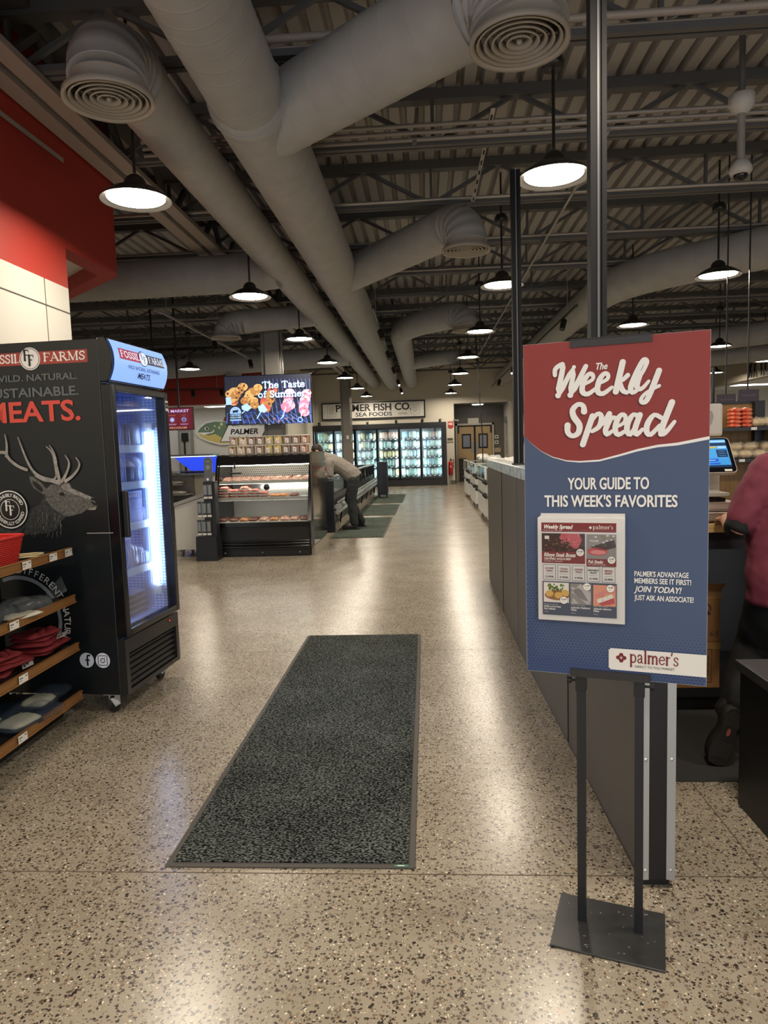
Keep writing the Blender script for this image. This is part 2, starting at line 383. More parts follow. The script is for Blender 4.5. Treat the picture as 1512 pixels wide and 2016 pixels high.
# walls
struct(B().bb(-10.2, -10, -5, 20.2, 0, 4.5).obj('wall_far_left', CREAM))
struct(B().bb(-10, -4, 20, 20.2, 0, 4.5).obj('wall_left_rear', M('cool_white_paint', 'd8d6cb', .6)))
struct(B().bb(-4.15, -4, 20.2, 25.2, 0, 4.5).obj('wall_left_return', CREAM))
bk = B().bb(-4.15, 1.06, 25.2, 25.35, 0, 4.5); bk.bb(1.06, 3.12, 25.2, 25.35, 2.9, 4.5); bk.bb(3.12, 9, 25.2, 25.35, 0, 4.5)
struct(bk.obj('wall_back', CREAM))
rc = B().bb(.96, 1.06, 25.35, 27, 0, 2.9); rc.bb(.96, 3.2, 27, 27.1, 0, 2.95); rc.bb(.96, 3.2, 25.35, 27.1, 2.9, 3.0)
struct(rc.obj('wall_recess', GREYP))
struct(B().bb(3.05, 3.12, 25.2, 27, 0, 2.86).obj('wall_recess_right', WARMW))
struct(B().bb(-11, 14, -5.2, -5, 3.3, 4.5).bb(-11, -8, -5.2, -5, 0, 3.3).bb(9, 14, -5.2, -5, 0, 3.3).obj('wall_front', CREAM))
struct(B().bb(14, 14.2, -5, 28, 0, 4.5).obj('wall_right', WARMW))
struct(B().bb(9, 9.25, -5, 25.2, 2.95, 4.5).obj('wall_right_bulkhead', M('beige_bulkhead_paint', 'aaa292', .6)))
struct(B().bb(9.25, 14, 4, 25.2, 3.02, 3.1).obj('ceiling_kitchen', WHITEP))
struct(B().bb(9.25, 14, 25.2, 25.4, 0, 3.02).obj('wall_kitchen_rear', WARMW))
# near left wall: cream panels below, red bulkhead above
struct(B().bb(-3.05, -2.85, -5, 5.53, 0, 2.74).obj('wall_left', M('wall_panel_white', 'cbc8be', .55)))
rd = B().bb(-3.05, -2.85, -5, 5.53, 2.74, 4.42); X_, Y_, Z_ = (1, 0, 0), (0, 1, 0), (0, 0, 1)
rd.prism([(-2.85, 5.53), (-2.85, 6.47), (-4.6, 8.05), (-4.6, 5.53)], (0, 0, 3.2), X_, Y_, (0, 0, 1.22))
rd.prism([(-2.85, 5.53), (-2.85, 6.47), (-3.01, 6.404), (-3.01, 5.53)], (0, 0, 3.06), X_, Y_, (0, 0, .14)); rd.prism([(-2.85, 6.47), (-4.6, 8.05), (-4.6, 7.90), (-3.01, 6.404)], (0, 0, 3.06), X_, Y_, (0, 0, .14))
rd.prism([(-3.01, 5.53), (-3.01, 6.404), (-4.6, 7.90), (-4.6, 5.53)], (0, 0, 3.194), X_, Y_, (0, 0, .005), 1)
struct(rd.obj('wall_left_upper', [REDP, WARMW]))
tm = B().bb(-2.852, -2.846, -5, 5.53, 2.538, 2.546); tm.bb(-2.852, -2.847, 5.17, 5.176, 0, 2.74); tm.bb(-2.852, -2.846, 3.2, 3.206, 2.54, 2.74)
struct(tm.obj('trim_1', M('panel_seam', '55504a', .6)))
# red band and bright ceiling over the rear left counters
sf = B().bb(-10, -4.2, 18, 18.25, 2.67, 3.5); struct(sf.obj('wall_left_rear_band', REDP))
struct(B().bb(-10, -4.2, 18.25, 20, 2.69, 2.75).obj('ceiling_left_rear', WHITEP))
struct(B().bb(-4.0, -.0, 25.14, 25.2, 0, .12).bb(.9, 1.06, 25.14, 25.2, 0, .12).obj('baseboard_back', GREYP))

# ---------------------------------------------------------------- roof steel
def joist():
    t = thing('roof_joist', 'grey open-web steel roof joist crossing the ceiling', 'joist', (0, 0, 0), 0, 'parallel roof joists under the ribbed deck')
    B().bb(-10, 13.9, -.055, .055, 4.33, 4.42).obj('top_chord', STEEL, t)
    b = B().bb(-10, 13.9, -.06, -.012, 3.955, 4.0); b.bb(-10, 13.9, .012, .06, 3.955, 4.0); b.obj('bottom_chord', STEEL, t)
    w = B(); x = -9.95
    while x < 13:
        w.bar((x, 0, 3.98), (x + .72, 0, 4.36), .035); w.bar((x + .72, 0, 4.36), (x + 1.44, 0, 3.98), .035); w.bar((x, 0, 3.98), (x, 0, 4.36), .03); x += 1.44
    w.obj('web', STEEL, t); return t
j0 = joist(); j0.location = (0, 4.76, 0)
for k in range(-4, 15):
    if k: dup(j0, (random.choice((0, .3, -.2)), 4.76 + 1.47 * k, 0))
gd = thing('roof_girder', 'grey lattice girder along the red wall with a split bottom flange', 'girder', (-2.665, 0, 0))
B().bb(-.165, -.03, -5, 25, 3.90, 3.945).bb(-.045, -.03, -5, 25, 3.945, 4.03).bb(.03, .165, -5, 25, 3.90, 3.945).bb(.03, .045, -5, 25, 3.945, 4.03).obj('bottom_chord', M('girder_paint', 'a89f97', .5), gd)
B().bb(-.12, .12, -5, 25, 4.36, 4.42).obj('top_chord', STEEL, gd)
w = B(); y = -4.5
while y < 24:
    w.bar((0, y, 3.93), (0, y + .5, 4.38), .05); w.bar((0, y + .5, 4.38), (0, y + 1.0, 3.93), .05); y += 1.0
w.obj('web', STEEL, gd)
COLM = M('column_grey', '7d7a74', .45)
def column(x, y, s, label, plates=False):
    t = thing('steel_column', label, 'column', (x, y, 0))
    B().bb(-.13, .13, -.1, .1, 0, 3.9).obj('shaft', COLM, t, .01)
    B().bb(-.2, -.14, -.05, .05, 0, 3.9).bb(.15, .175, -.04, .04, 0, 3.9).obj('side_channel', M('channel_grey', '77746e', .4), t)
    if plates:
        p = B().bb(-.15, .17, -.125, -.1, 0, .62 * 2.55).bb(-.16, .18, -.13, -.1, 1.58, 1.6); p.obj('cover_panel', M('column_cover', '857f76', .5), t)
        B().bb(-.02, .06, -.14, -.125, 1.72, 1.84).obj('switch_plate', WHITEP, t)
    else:
        B().bb(-.2, .2, -.2, .2, 0, .02).obj('base_plate', COLM, t)
    return t
column(-2.665, 12.25, 1, 'square grey steel column standing behind the hanging barbecue screen')
column(-2.665, 23.6, 1, 'grey boxed column with a white switch plate before the seafood sign', True)

# ---------------------------------------------------------------- ducts
def seam_tube(b, p0, p1, r, step=.13, n=28, r1=None):
    p0, p1 = Vector(p0), Vector(p1); L = (p1 - p0).length; k = max(1, int(L / step)); pts, rs = [p0], [r]
    for i in range(1, k):
        for d, e in ((-.014, 0), (-.005, 0), (0, .0018), (.005, 0), (.014, 0)):
            t = (i * L / k + d) / L; pts.append(p0.lerp(p1, t)); rs.append(r + e)
    pts.append(p1); rs.append(r); return b.tube(pts, rs, n)
def elbow_tube(b, pts, r, n=28):
    """gored elbow, pts on its centre line"""
    q, rs = [], []
    pts = [Vector(p) for p in pts]
    for i in range(len(pts) - 1):
        q += [pts[i], pts[i].lerp(pts[i + 1], .9)]; rs += [r, r]
        q += [pts[i].lerp(pts[i + 1], .95)]; rs += [r + .003]
    q.append(pts[-1]); rs.append(r); return b.tube(q, rs, n)
def arc3(a, c, b, k=6):
    a, c, b = Vector(a), Vector(c), Vector(b)
    return [a * (1 - t) ** 2 + c * 2 * t * (1 - t) + b * t * t for t in [i / k for i in range(k + 1)]]
VANE = M('diffuser_white', 'a8a196', .5); HOLE = M('duct_inside', '1b1a19', .9)
def diffuser(parent, x, y, z, r=.25, neck=.2):
    d = B().lathe([(neck, z + .12), (neck, z + .05), (r * .99, z + .035), (r, z + .015), (r, z), (r * .92, z + .008), (r * .88, z + .03)], (x, y, 0), 36).obj('diffuser', VANE, parent)
    v = B()
    for f in (.79, .64, .49, .34, .19): v.lathe([(r * (f + .07), z + .012), (r * f, z + .045), (r * (f - .03), z + .045), (r * (f + .04), z + .008), (r * (f + .07), z + .012)], (x, y, 0), 32)
    v.ball((x, y, z + .02), r * .06); v.bar((x - r * .85, y, z + .05), (x + r * .85, y, z + .05), .008); v.bar((x, y - r * .85, z + .05), (x, y + r * .85, z + .05), .008)
    v.obj('vane', VANE, d); B().lathe([(0.001, z + .09), (r * .8, z + .09)], (x, y, 0), 28).obj('throat', HOLE, d)
ZD = 3.69
dA = thing('air_duct', 'slim spiral duct over the aisle, left one of the long pair', 'duct', (0, 0, 0))
seam_tube(B(), (-1.76, 4.42, ZD), (-1.76, 24.9, ZD), .2).obj('main_run', DUCTM, dA)
elbow_tube(B(), arc3((-1.76, 4.44, ZD), (-1.75, 4.0, ZD + .02), (-1.735, 3.98, 3.48)), .215).obj('elbow', DUCTM, dA)
diffuser(dA, -1.735, 3.98, 3.37)
seam_tube(B(), (-1.8, 8.75, ZD - .02), (-2.35, 8.8, ZD - .06), .25).obj('branch_collar', DUCTM, dA)
seam_tube(B(), (-2.3, 8.8, ZD - .06), (-7.5, 9.0, ZD - .06), .235, .3).obj('branch', DUCTM, dA)
seam_tube(B(), (-1.8, 11.78, ZD - .03), (-2.95, 11.72, ZD - .1), .19, .2).obj('branch', DUCTM, dA)
elbow_tube(B(), arc3((-2.9, 11.72, ZD - .1), (-3.3, 11.66, ZD - .1), (-3.32, 11.66, 3.38)), .2).obj('elbow', DUCTM, dA)
diffuser(dA, -3.32, 11.66, 3.3)
seam_tube(B(), (-1.8, 16.9, ZD - .05), (-9.5, 17.0, ZD - .3), .24, .3).obj('branch', DUCTM, dA)
B().cyl((-4.7, 16.98, 3.5), (-4.7, 16.98, 3.22), .2).obj('drop', DUCTM, dA); diffuser(dA, -4.7, 16.98, 3.12)
B().ball((-1.76, 24.9, ZD), (.2, .06, .2), 20).obj('end_cap', DUCTM, dA)
dB = thing('air_duct', 'thick spiral duct over the aisle with slanting branches to the right', 'duct', (0, 0, 0))
seam_tube(B(), (-1.1, 4.62, ZD), (-1.1, 24.9, ZD), .272).obj('main_run', DUCTM, dB)
seam_tube(B(), (-1.08, -4, ZD + .03), (-1.1, 4.7, ZD), .245).obj('upstream_run', DUCTM, dB)
B().lathe([(.245, 4.58), (.272, 4.63), (.28, 4.68), (.272, 4.72)], (-1.1, 0, ZD), 28, axis=1).obj('step_collar', DUCTM, dB)
for (x0, y0), (x1, y1) in (((-1.0, 4.98), (.27, 3.9)), ((-1.0, 9.42), (.28, 7.62))):
    d = Vector((x1 - x0, y1 - y0, 0)).normalized(); r = .245 if y0 < 6 else .215
    seam_tube(B(), (x0, y0, ZD), (x1, y1, ZD), r, .19).obj('branch', DUCTM, dB)
    e = Vector((x1, y1, ZD)); k = e + d * .33
    elbow_tube(B(), arc3(e, k, k + Vector((0, 0, -.24))), r).obj('elbow', DUCTM, dB)
    diffuser(dB, k.x, k.y, 3.37, .25, .21)
B().ball((-1.1, 24.9, ZD), (.272, .06, .272), 20).obj('end_cap', DUCTM, dB)
dC = thing('air_duct', 'short spiral duct that turns right halfway down the aisle', 'duct', (0, 0, 0))
seam_tube(B(), (-.45, 14.6, ZD), (-.45, 24.9, ZD), .22).obj('main_run', DUCTM, dC)
elbow_tube(B(), arc3((-.45, 14.7, ZD), (-.45, 13.6, ZD), (.1, 13.05, ZD)), .22).obj('elbow', DUCTM, dC)
seam_tube(B(), (.08, 13.07, ZD), (.5, 12.65, ZD), .22, .2).obj('branch', DUCTM, dC)
elbow_tube(B(), arc3((.48, 12.67, ZD), (.75, 12.4, ZD), (.75, 12.4, 3.46)), .22).obj('elbow', DUCTM, dC); diffuser(dC, .75, 12.4, 3.37, .23, .2)
seam_tube(B(), (-.4, 19.2, ZD), (.7, 18.2, ZD), .19, .2).obj('branch', DUCTM, dC)
elbow_tube(B(), arc3((.68, 18.22, ZD), (.95, 17.98, ZD), (.95, 17.98, 3.48)), .19).obj('elbow', DUCTM, dC); diffuser(dC, .95, 17.98, 3.4, .22, .18)
B().ball((-.45, 24.9, ZD), (.22, .06, .22), 20).obj('end_cap', DUCTM, dC)
dD = thing('air_duct', 'large spiral duct coming in from the right and turning down the far aisle', 'duct', (0, 0, 0))
seam_tube(B(), (8.6, 5.2, ZD), (3.55, 9.6, ZD), .255, .17).obj('main_run', DUCTM, dD)
elbow_tube(B(), arc3((3.6, 9.56, ZD), (2.85, 10.25, ZD), (2.8, 11.3, ZD)), .258).obj('elbow', DUCTM, dD)
seam_tube(B(), (2.8, 11.2, ZD), (2.76, 25, ZD), .25).obj('far_run', DUCTM, dD)
dE = thing('air_duct', 'spiral duct crossing the far right ceiling in front of the beige bulkhead', 'duct', (0, 0, 0))
seam_tube(B(), (8.6, 14.0, 3.55), (5.7, 16.6, 3.55), .24, .2).obj('main_run', DUCTM, dE)
seam_tube(B(), (8.6, 15.9, 3.3), (6.2, 17.9, 3.3), .2, .2).obj('lower_run', DUCTM, dE)
# conduits under the joists
COND = M('conduit_grey', '9d968e', .35, metal=.3)
def conduit(label, x0, x1, y, zs, r=.016, m=COND):
    b = B()
    for i, z in enumerate(zs): b.cyl((x0, y + .03 * i, z), (x1, y + .03 * i, z), r, n=8)
    tag(b.obj('conduit_run', m), label, 'conduit')
conduit('three grey conduits clipped under the second joist', -2.4, 9, 6.10, (4.09, 4.045, 4.0), .02)
conduit('beige double conduit under the nearest joist', -1, 9, 4.70, (4.06, 4.0), .026, M('beige_conduit', 'aaa095', .4))
conduit('single shiny conduit under the third joist', -9, 9, 7.62, (4.0,), .02, M('bright_conduit', 'aaa59c', .3, metal=.5))
conduit('shiny conduit run behind the second lamp row', -9, 9, 9.08, (4.0,), .016)
conduit('thin conduit run over the deli case', -9, 8, 10.55, (4.0,), .014)
conduit('thin conduit run far down the ceiling', -9, 8, 13.5, (4.0,), .014)
tag(B().cyl((1.57, 6.0, 3.92), (1.57, 20.5, 3.92), .016, n=8).obj('conduit_run', _mats['bright_conduit']), 'long bright conduit running away from the entrance right of the lamp row', 'conduit')
# perforated hangers
HANG = M('galvanised', 'b4b1ab', .35, metal=.5)
for (p0, p1, lab) in (((.62, 4.2, 4.42), (.70, 4.58, 3.96), 'slotted steel hanger beside the round vent at the ceiling top'), ((-.0, 6.5, 4.42), (-.03, 6.1, 3.94), 'slotted hanger strip between the two slanting duct branches'), ((.62, 5.9, 4.1), (.56, 7.5, 3.92), 'slotted hanger strip beside the tall slim post')):
    b = B(); a, c = Vector(p0), Vector(p1); b.bar(a, c, .035, .004)
    for k in range(9):
        q = a.lerp(c, (k + .5) / 9); q2 = a.lerp(c, (k + .9) / 9); off = Vector((0, -.003, -.003)); b.bar(q + off, q2 + off, .014, .003, 1)
    tag(b.obj('slotted_hanger', [HANG, HOLE]), lab, 'hanger')

b = B(); b.bar((-2.82, 4.6, 3.72), (-2.80, 5.5, 3.72), .004, .035); tag(b.obj('slotted_hanger', [HANG, HOLE]), 'slotted strip at the top of the red wall beside the lamp', 'hanger')
# ---------------------------------------------------------------- pendant lamps
SHADE = M('shade_black', '24221f', .35); SHIN = M('shade_inside', '45423e', .5); GLOW = M('lamp_disc', 'fff6e6', .5, em=LAMP_E, emc='fff1dc')
def pendant():
    t = thing('pendant_lamp', 'x', 'lamp', (0, 0, 3.175), 0, 'black dome pendant lamps')
    B().lathe([(.245, .0), (.25, .004), (.235, .018), (.17, .065), (.10, .098), (.075, .105)], n=36).obj('shade', SHADE, t)
    B().lathe([(.243, .002), (.20, .018), (.195, .022)], n=36).obj('reflector', SHIN, t)
    B().lathe([(.078, .1), (.074, .13), (.06, .155), (.03, .175), (.012, .18)], n=24).obj('socket_cup', SHADE, t)
    B().cyl((0, 0, .17), (0, 0, 1.25), .011, n=10).obj('rod', SHADE, t)
    B().lathe([(.001, .70), (.07, .705), (.075, .74), (.06, .79), (.001, .80)], n=20).obj('canopy', SHADE, t)
    B().lathe([(.001, .016), (.196, .016)], n=36).obj('light_disc', GLOW, t)
    return t
pl = pendant(); first = True
ordn = ['first', 'second', 'third', 'fourth', 'fifth', 'sixth', 'seventh']
def lamp(x, y, label):
    global first
    if first: pl.location = (x, y, 3.175); pl['label'] = label; first = False
    else: dup(pl, (x, y, 3.175), None, label)
for i in range(7):
    lamp(-2.0, 4.93 + 3.18 * i, f'black dome pendant lamp, {ordn[i]} from the entrance in the row left of the ducts' if i else 'large lit black pendant lamp hanging before the red wall')
    lamp(.92, 4.93 + 3.18 * i, f'black dome pendant lamp, {ordn[i]} from the entrance in the row right of the ducts' if i else 'large lit black pendant lamp beside the near black post')
for i, l in ((1, 'lit pendant lamp hanging at the right under the big bent duct'), (2, 'lit pendant lamp just above the red sign top')):
    lamp(3.32, 4.93 + 3.18 * i, l)
lamp(5.9, 14.3, 'lit pendant lamp at the right edge of the red sign, under the right-hand duct')
lamp(8.14, 20.0, 'small pendant lamp in front of the beige bulkhead, left of the kitchen lettering')
lamp(8.25, 17.4, 'pendant lamp hanging over the kitchen lettering')
lamp(-5.0, 14.65, 'pendant lamp alone over the rear left counters')
for x in (-2.0, .92, 3.32):
    for y in (1.75, -1.43): lamp(x, y, 'black dome pendant lamp above the entrance')
lamp(-5.2, 8.6, 'pendant lamp in the left bay behind the red bulkhead'); lamp(5.9, 8.1, 'pendant lamp over the checkout lane on the right'); lamp(5.9, 4.9, 'pendant lamp over the near right checkout')
# recess and kitchen lights
LP = M('panel_glow', 'ffffff', .5, em=6.0)
def panel_light(x, y, z, dx, dy, label):
    t = thing('ceiling_panel_light', label, 'light', (x, y, z))
    B().bb(-dx, dx, -dy, dy, -.012, .01).obj('frame', WHITEP, t); B().bb(-dx * .95, dx * .95, -dy * .95, dy * .95, -.016, -.012).obj('diffuser', LP, t)
t = thing('recess_lamp', 'round lamp lit above the swing doors', 'light', (2.0, 26.2, 2.88)); B().lathe([(.001, 0), (.2, 0), (.22, .02)], n=24).obj('light_disc', LP, t)
for x, y, l in ((10.4, 19.2, 'long ceiling panel light seen past the bulkhead, nearest one'), (10.6, 22.5, 'long ceiling panel light at the back of the kitchen area'), (12.4, 20.6, 'ceiling panel light over the pale kitchen wall')): panel_light(x, y, 3.01, .9, .3, l)
panel_light(-5.6, 19.0, 2.68, .5, .2, 'white ceiling light under the red band beside the maroon screen'); panel_light(-7.2, 19.0, 2.68, .5, .2, 'white ceiling light under the red band at the far left')
# track lights
def track(name_label, p0, p1, heads):
    t = thing('track_light', name_label, 'track light', (0, 0, 0))
    B().bar(p0, p1, .03, .03).obj('rail', SHADE if 'black' in name_label else M('track_silver', '8d8a85', .35), t)
    a, c = Vector(p0), Vector(p1)
    for k, lit in heads:
        q = a.lerp(c, k); h = B(); e = q + Vector((.05 * (1 if p0[0] < 0 else -1), -.08, -.2))
        h.cyl(q, q + Vector((0, 0, -.06)), .012, n=8); h.cyl(q + Vector((0, .0, -.05)), e, .05, .045, 14); ho = h.obj('head', SHADE, t)
        if lit: B().ball(e, .03, 10).obj('bulb', LP, ho)
    for k in (.05, .5, .95):
        q = a.lerp(c, k); B().cyl(q, (q.x, q.y, 4.4), .004, n=6).obj('cable', HANG, t)
track('silver light track along the duct with black spot heads', (-.71, 10.1, 3.4), (-.8, 24.5, 3.4), ((.12, 0), (.3, 0), (.5, 0), (.72, 1), (.93, 1)))
track('light track beside the tall slim post with black spot heads', (2.3, 10.6, 3.4), (2.36, 24.5, 3.4), ((.07, 0), (.55, 1), (.8, 0)))
track('silver light track slanting over the rear left counter', (-3.7, 9.7, 3.4), (-3.76, 15.5, 3.4), ((.45, 0), (.9, 0)))
track('black light track along the red band with spot heads', (-7, 17.55, 3.05), (-3.6, 17.55, 3.0), ((.31, 0), (.53, 0), (.97, 0)))
# dome camera on a drop pole
t = thing('security_camera', 'white dome security camera hanging on a grey drop pole', 'camera', (2.36, 5.4, 3.3))
CAMW = M('camera_white', 'c9c6bf', .4)
B().lathe([(.001, .10), (.03, .10), (.05, .09), (.075, .05), (.08, .02), (.07, .0), (.05, -.005)], n=28).obj('housing', CAMW, t)
B().ball((0, 0, -.005), (.05, .05, .045), 20).obj('dome', M('smoked_dome', '1d1d20', .08), t)
B().cyl((0, 0, .1), (0, 0, .44), .028).obj('pole', M('pole_grey', '97938c', .4), t)
B().lathe([(.03, .42), (.06, .44), (.085, .47), (.09, .55), (.001, .56)], n=28).obj('ceiling_mount', CAMW, t)
B().cyl((0, 0, .55), (0, 0, 1.13), .022, n=10).obj('bracket', STEEL, t)
# ================================================================ near things
from mathutils import noise as NZ
def rotz(a): return Matrix.Rotation(a, 3, 'Z')
def perf(name, base, dot, pitch, r, rough=.55, axes=(0, 2), em=0.0, stagger=True):
    m = bpy.data.materials.new(name); m.use_nodes = True; nt = m.node_tree; b = nt.nodes['Principled BSDF']
    N, L = nt.nodes.new, nt.links.new
    tc = N('ShaderNodeTexCoord'); sp = N('ShaderNodeSeparateXYZ'); L(tc.outputs['Object'], sp.inputs[0])
    def math_(op, a, c=None):
        n = N('ShaderNodeMath'); n.operation = op
        for i, q in enumerate((a, c)):
            if q is None: continue
            if isinstance(q, (int, float)): n.inputs[i].default_value = q
            else: L(q, n.inputs[i])
        return n.outputs[0]
    p = pitch if isinstance(pitch, tuple) else (pitch, pitch)
    a, c = sp.outputs[axes[0]], sp.outputs[axes[1]]
    v = math_('DIVIDE', c, p[1])
    u = math_('DIVIDE', a, p[0])
    if stagger: u = math_('ADD', u, math_('MULTIPLY', math_('FLOOR', v), 0.5))
    fu = math_('SUBTRACT', math_('FRACT', u), .5); fv = math_('SUBTRACT', math_('FRACT', v), .5)
    d = math_('ADD', math_('MULTIPLY', fu, fu), math_('MULTIPLY', fv, fv))
    k = math_('LESS_THAN', d, r * r)
    mx = N('ShaderNodeMixRGB'); mx.inputs[1].default_value = lin(base); mx.inputs[2].default_value = lin(dot); L(k, mx.inputs[0]); L(mx.outputs[0], b.inputs['Base Color'])
    b.inputs['Roughness'].default_value = rough
    _mats[name] = m; return m
def packet(b, c, size, rz=0.0, seed=0, mi=0, amp=.25, tilt=(0, 0), n=9, puff=1.0, freq=2.2):
    """a limp bag or folded cloth: pillow with creases"""
    R = Matrix.Rotation(rz, 3, 'Z') @ Matrix.Rotation(tilt[0], 3, 'X') @ Matrix.Rotation(tilt[1], 3, 'Y'); vs = []
    for sgn in (1, -1):
        for j in range(n):
            for i in range(n):
                u, v = 2 * i / (n - 1) - 1, 2 * j / (n - 1) - 1
                e = (max(0, 1 - abs(u) ** 5) * max(0, 1 - abs(v) ** 5)) ** .5 * puff
                q = NZ.noise(Vector((u * freq + seed * 3.1, v * freq + seed * 1.7, sgn * .6 + seed)))
                q2 = NZ.noise(Vector((u * 5 + seed, v * 5 - seed, sgn + 9)))
                x = u * (1 - .11 * v ** 4) * (1 + .05 * q2); y = v * (1 - .11 * u ** 4) * (1 + .05 * q)
                z = sgn * (.15 + .85 * e) * (1 + amp * q + amp * .6 * q2)
                vs.append(R @ Vector((x * size[0] / 2, y * size[1] / 2, z * size[2] / 2)) + Vector(c))
    N2 = n * n; fs = []
    for j in range(n - 1):
        for i in range(n - 1):
            k = j * n + i; fs.append((k, k + 1, k + n + 1, k + n)); fs.append((N2 + k, N2 + k + n, N2 + k + n + 1, N2 + k + 1))
    rim = [i for i in range(n)] + [j * n + n - 1 for j in range(1, n)] + [N2 - 1 - i for i in range(1, n)] + [j * n for j in range(n - 2, 0, -1)]
    for i in range(len(rim)):
        p, q = rim[i], rim[(i + 1) % len(rim)]; fs.append((p, N2 + p, N2 + q, q))
    b.add(vs, fs, mi, True); return b
BLK = M('black_metal', '1a1a1c', .4); GLB = M('gloss_black', '101114', .16); RUB = M('rubber_black', '1d1c1b', .7)
# ---- long entrance mat
t = thing('floor_mat', 'long charcoal entrance mat with a rubber border', 'mat', (-.489, 3.545, 0), 0.0)
B().bb(-.421, .421, -1.414, 1.414, .0, .006).obj('border', M('mat_border', '4b4844', .7), t, .003)
B().bb(-.398, .398, -1.392, 1.392, .006, .011).obj('pile', carpet('charcoal_pile', '0a0b0b', '6a706d', 165.0), t)
p = Print((0, 0, .007), (1, 0, 0), (0, 1, 0), (0, 0, 1)); p.rect(.352, .398, -1.412, -1.400, 0).up().rect(.362, .386, -1.408, -1.404, 1); p.obj('label', [M('label_green', '3f7f6c', .6), WHITE], t)

# ---- half wall along the checkouts
PEG = perf('perforated_panel', '54504a', '1f1c1a', .0165, .17, axes=(1, 2))
CAPM = M('marbled_cap', '8d9494', .25, noise=.5, nscale=18, c2='c6cdcd')
def pegwall(p0, p1, name, label, endtrim):
    a, c = Vector((*p0, 0)), Vector((*p1, 0)); L = (c - a).length; d = (c - a) / L
    t = thing('partition_panel', label, 'partition', a, math.atan2(-d.x, d.y))
    B().bb(0, .098, 0, L, .03, 1.16).obj('panel', PEG, t)
    B().bb(.008, .09, .005, L - .005, 0, .03).obj('base', BLK, t)
    if endtrim:
        B().bb(.022, .074, -.012, 0, .03, 1.16).obj('end_post', BLK, t)
        for x0, x1, cx, s in ((-.002, .0205, .01, -1), (.074, .1, .087, 1)):
            e = B().bb(x0, x1, -.016, -.001, .03, 1.16); e.bb(x0 if s < 0 else x1 - .003, x0 + .003 if s < 0 else x1, -.001, .035, .03, 1.16); o = e.obj('corner_trim', M('aluminium', 'b9bdbf', .35, metal=.35), t)
            sc = B()
            for z in (.06, .414, .77, 1.1): sc.lathe([(.001, -.003), (.004, -.0025), (.0055, 0)], (cx, -.016, z), 10, axis=1)
            sc.obj('screw', M('screw_steel', 'd2d4d4', .25, metal=.6), o)
    B().bb(-.004, .1, L * .40, L * .40 + .004, .03, 1.16).obj('seam', RUB, t)
    B().bb(-.01, .112, -.012, L, 1.16, 1.235).obj('cap', CAPM, t, .006)
    return t
pegwall((.632, 2.057), (.585, 4.5), 'a', 'grey perforated half wall behind the sign stand with aluminium end trim', True)
pegwall((.585, 4.512), (.612, 6.9), 'b', 'further grey perforated half wall section beside the freezer carts', False)
for (x, y, lab) in ((.672, 2.745, 'thick black slotted post rising behind the red and blue sign'), (.637, 4.78, 'slim black slotted post rising from the half wall left of the sign')):
    t = thing('display_post', lab, 'post', (x, y, 1.235))
    q = B().bb(-.03, -.012, -.03, .03, 0, 1.945).bb(.012, .03, -.03, .03, 0, 1.945).bb(-.012, .012, -.022, .022, 0, 1.945); q.obj('profile', M('post_black', '131416', .5, spec=.2), t)
    B().bb(-.004, .004, -.026, -.022, 0, 1.945).obj('slot_edge', M('post_edge', '55565a', .4), t)
    B().bb(-.04, .04, -.04, .04, 0, .012).obj('foot_plate', BLK, t)

# ---- weekly sign on its stand
A_S = -.3197
SGN = (.413, 1.879, 0)
t = thing('sign_stand', 'red and blue weekly offer sign on a black two-post floor stand', 'sign', SGN, A_S)
B().bb(-.0725, .2225, -.118, .118, 0, .006).obj('base_plate', M('plate_black', '2e2f30', .42, noise=.12, nscale=30), t, .002)
pf = Print((.075, 0, .006), (1, 0, 0), (0, 1, 0), (0, 0, 1)); random.seed(3)
for k in range(26): pf.disc(random.uniform(-.13, .13), random.uniform(-.1, .1), random.uniform(.0006, .0035), 0, 9, random.uniform(.0006, .0025))
pf.obj('paint_speck', M('paint_speck', '8b8f90', .7), t)
for x in (0.0, .1527):
    o = B().bb(x - .0115, x + .0115, .006, .029, .006, 1.638).obj('post', M('stand_black', '202226', .38), t)
for x, s in ((.0, -1), (.1527, 1)):
    k = B(); k.cyl((x + s * .0115, .018, .715), (x + s * .026, .018, .715), .004, n=8); k.cyl((x + s * .026, .018, .715), (x + s * .038, .018, .715), .0095, .011, 10)
    k.obj('clamp_knob', M('knob_black', '151515', .5), t); B().bb(x - .014, x + .014, .003, .033, .688, .742).obj('sleeve', BLK, t)
CH = M('channel_black', '2b2b2d', .45)
c = B().bb(-.026, .182, -.0105, .004, .735, .739).bb(-.026, .182, -.0125, -.0085, .735, .757).bb(-.026, .182, .003, .006, .735, .757); c.obj('bottom_channel', CH, t)
c = B().bb(-.022, .181, -.0125, -.0085, 1.628, 1.648).bb(-.022, .181, -.0125, .006, 1.646, 1.650); c.obj('top_channel', CH, t)
pan = B().bb(-.146, .316, -.008, 0, .739, 1.646).obj('sign_panel', M('foam_board_white', 'e9e7e3', .6), t)
RED, BLUE, DOT, DRED, IVO = M('sign_red', '8f322f', .55), M('sign_blue', '47597a', .55), M('sign_dot_blue', '2f4472', .55), M('sign_shadow', '5f2420', .6), M('sign_ivory', 'f4f4f2', .55)
p = Print((0, -.008, 0), (1, 0, 0), (0, 0, 1), (0, -1, 0), .0003)
p.rect(-.1455, .3155, .7395, 1.6455, 1)
wave = [(-.1455, 1.3999), (-.1266, 1.3799), (-.1, 1.3579), (-.0698, 1.3417), (-.0324, 1.3313), (.0009, 1.3286), (.0518, 1.3313), (.1051, 1.3449), (.1469, 1.3567), (.1947, 1.3662), (.2415, 1.3702), (.2744, 1.3763), (.3155, 1.384)]
p.up()
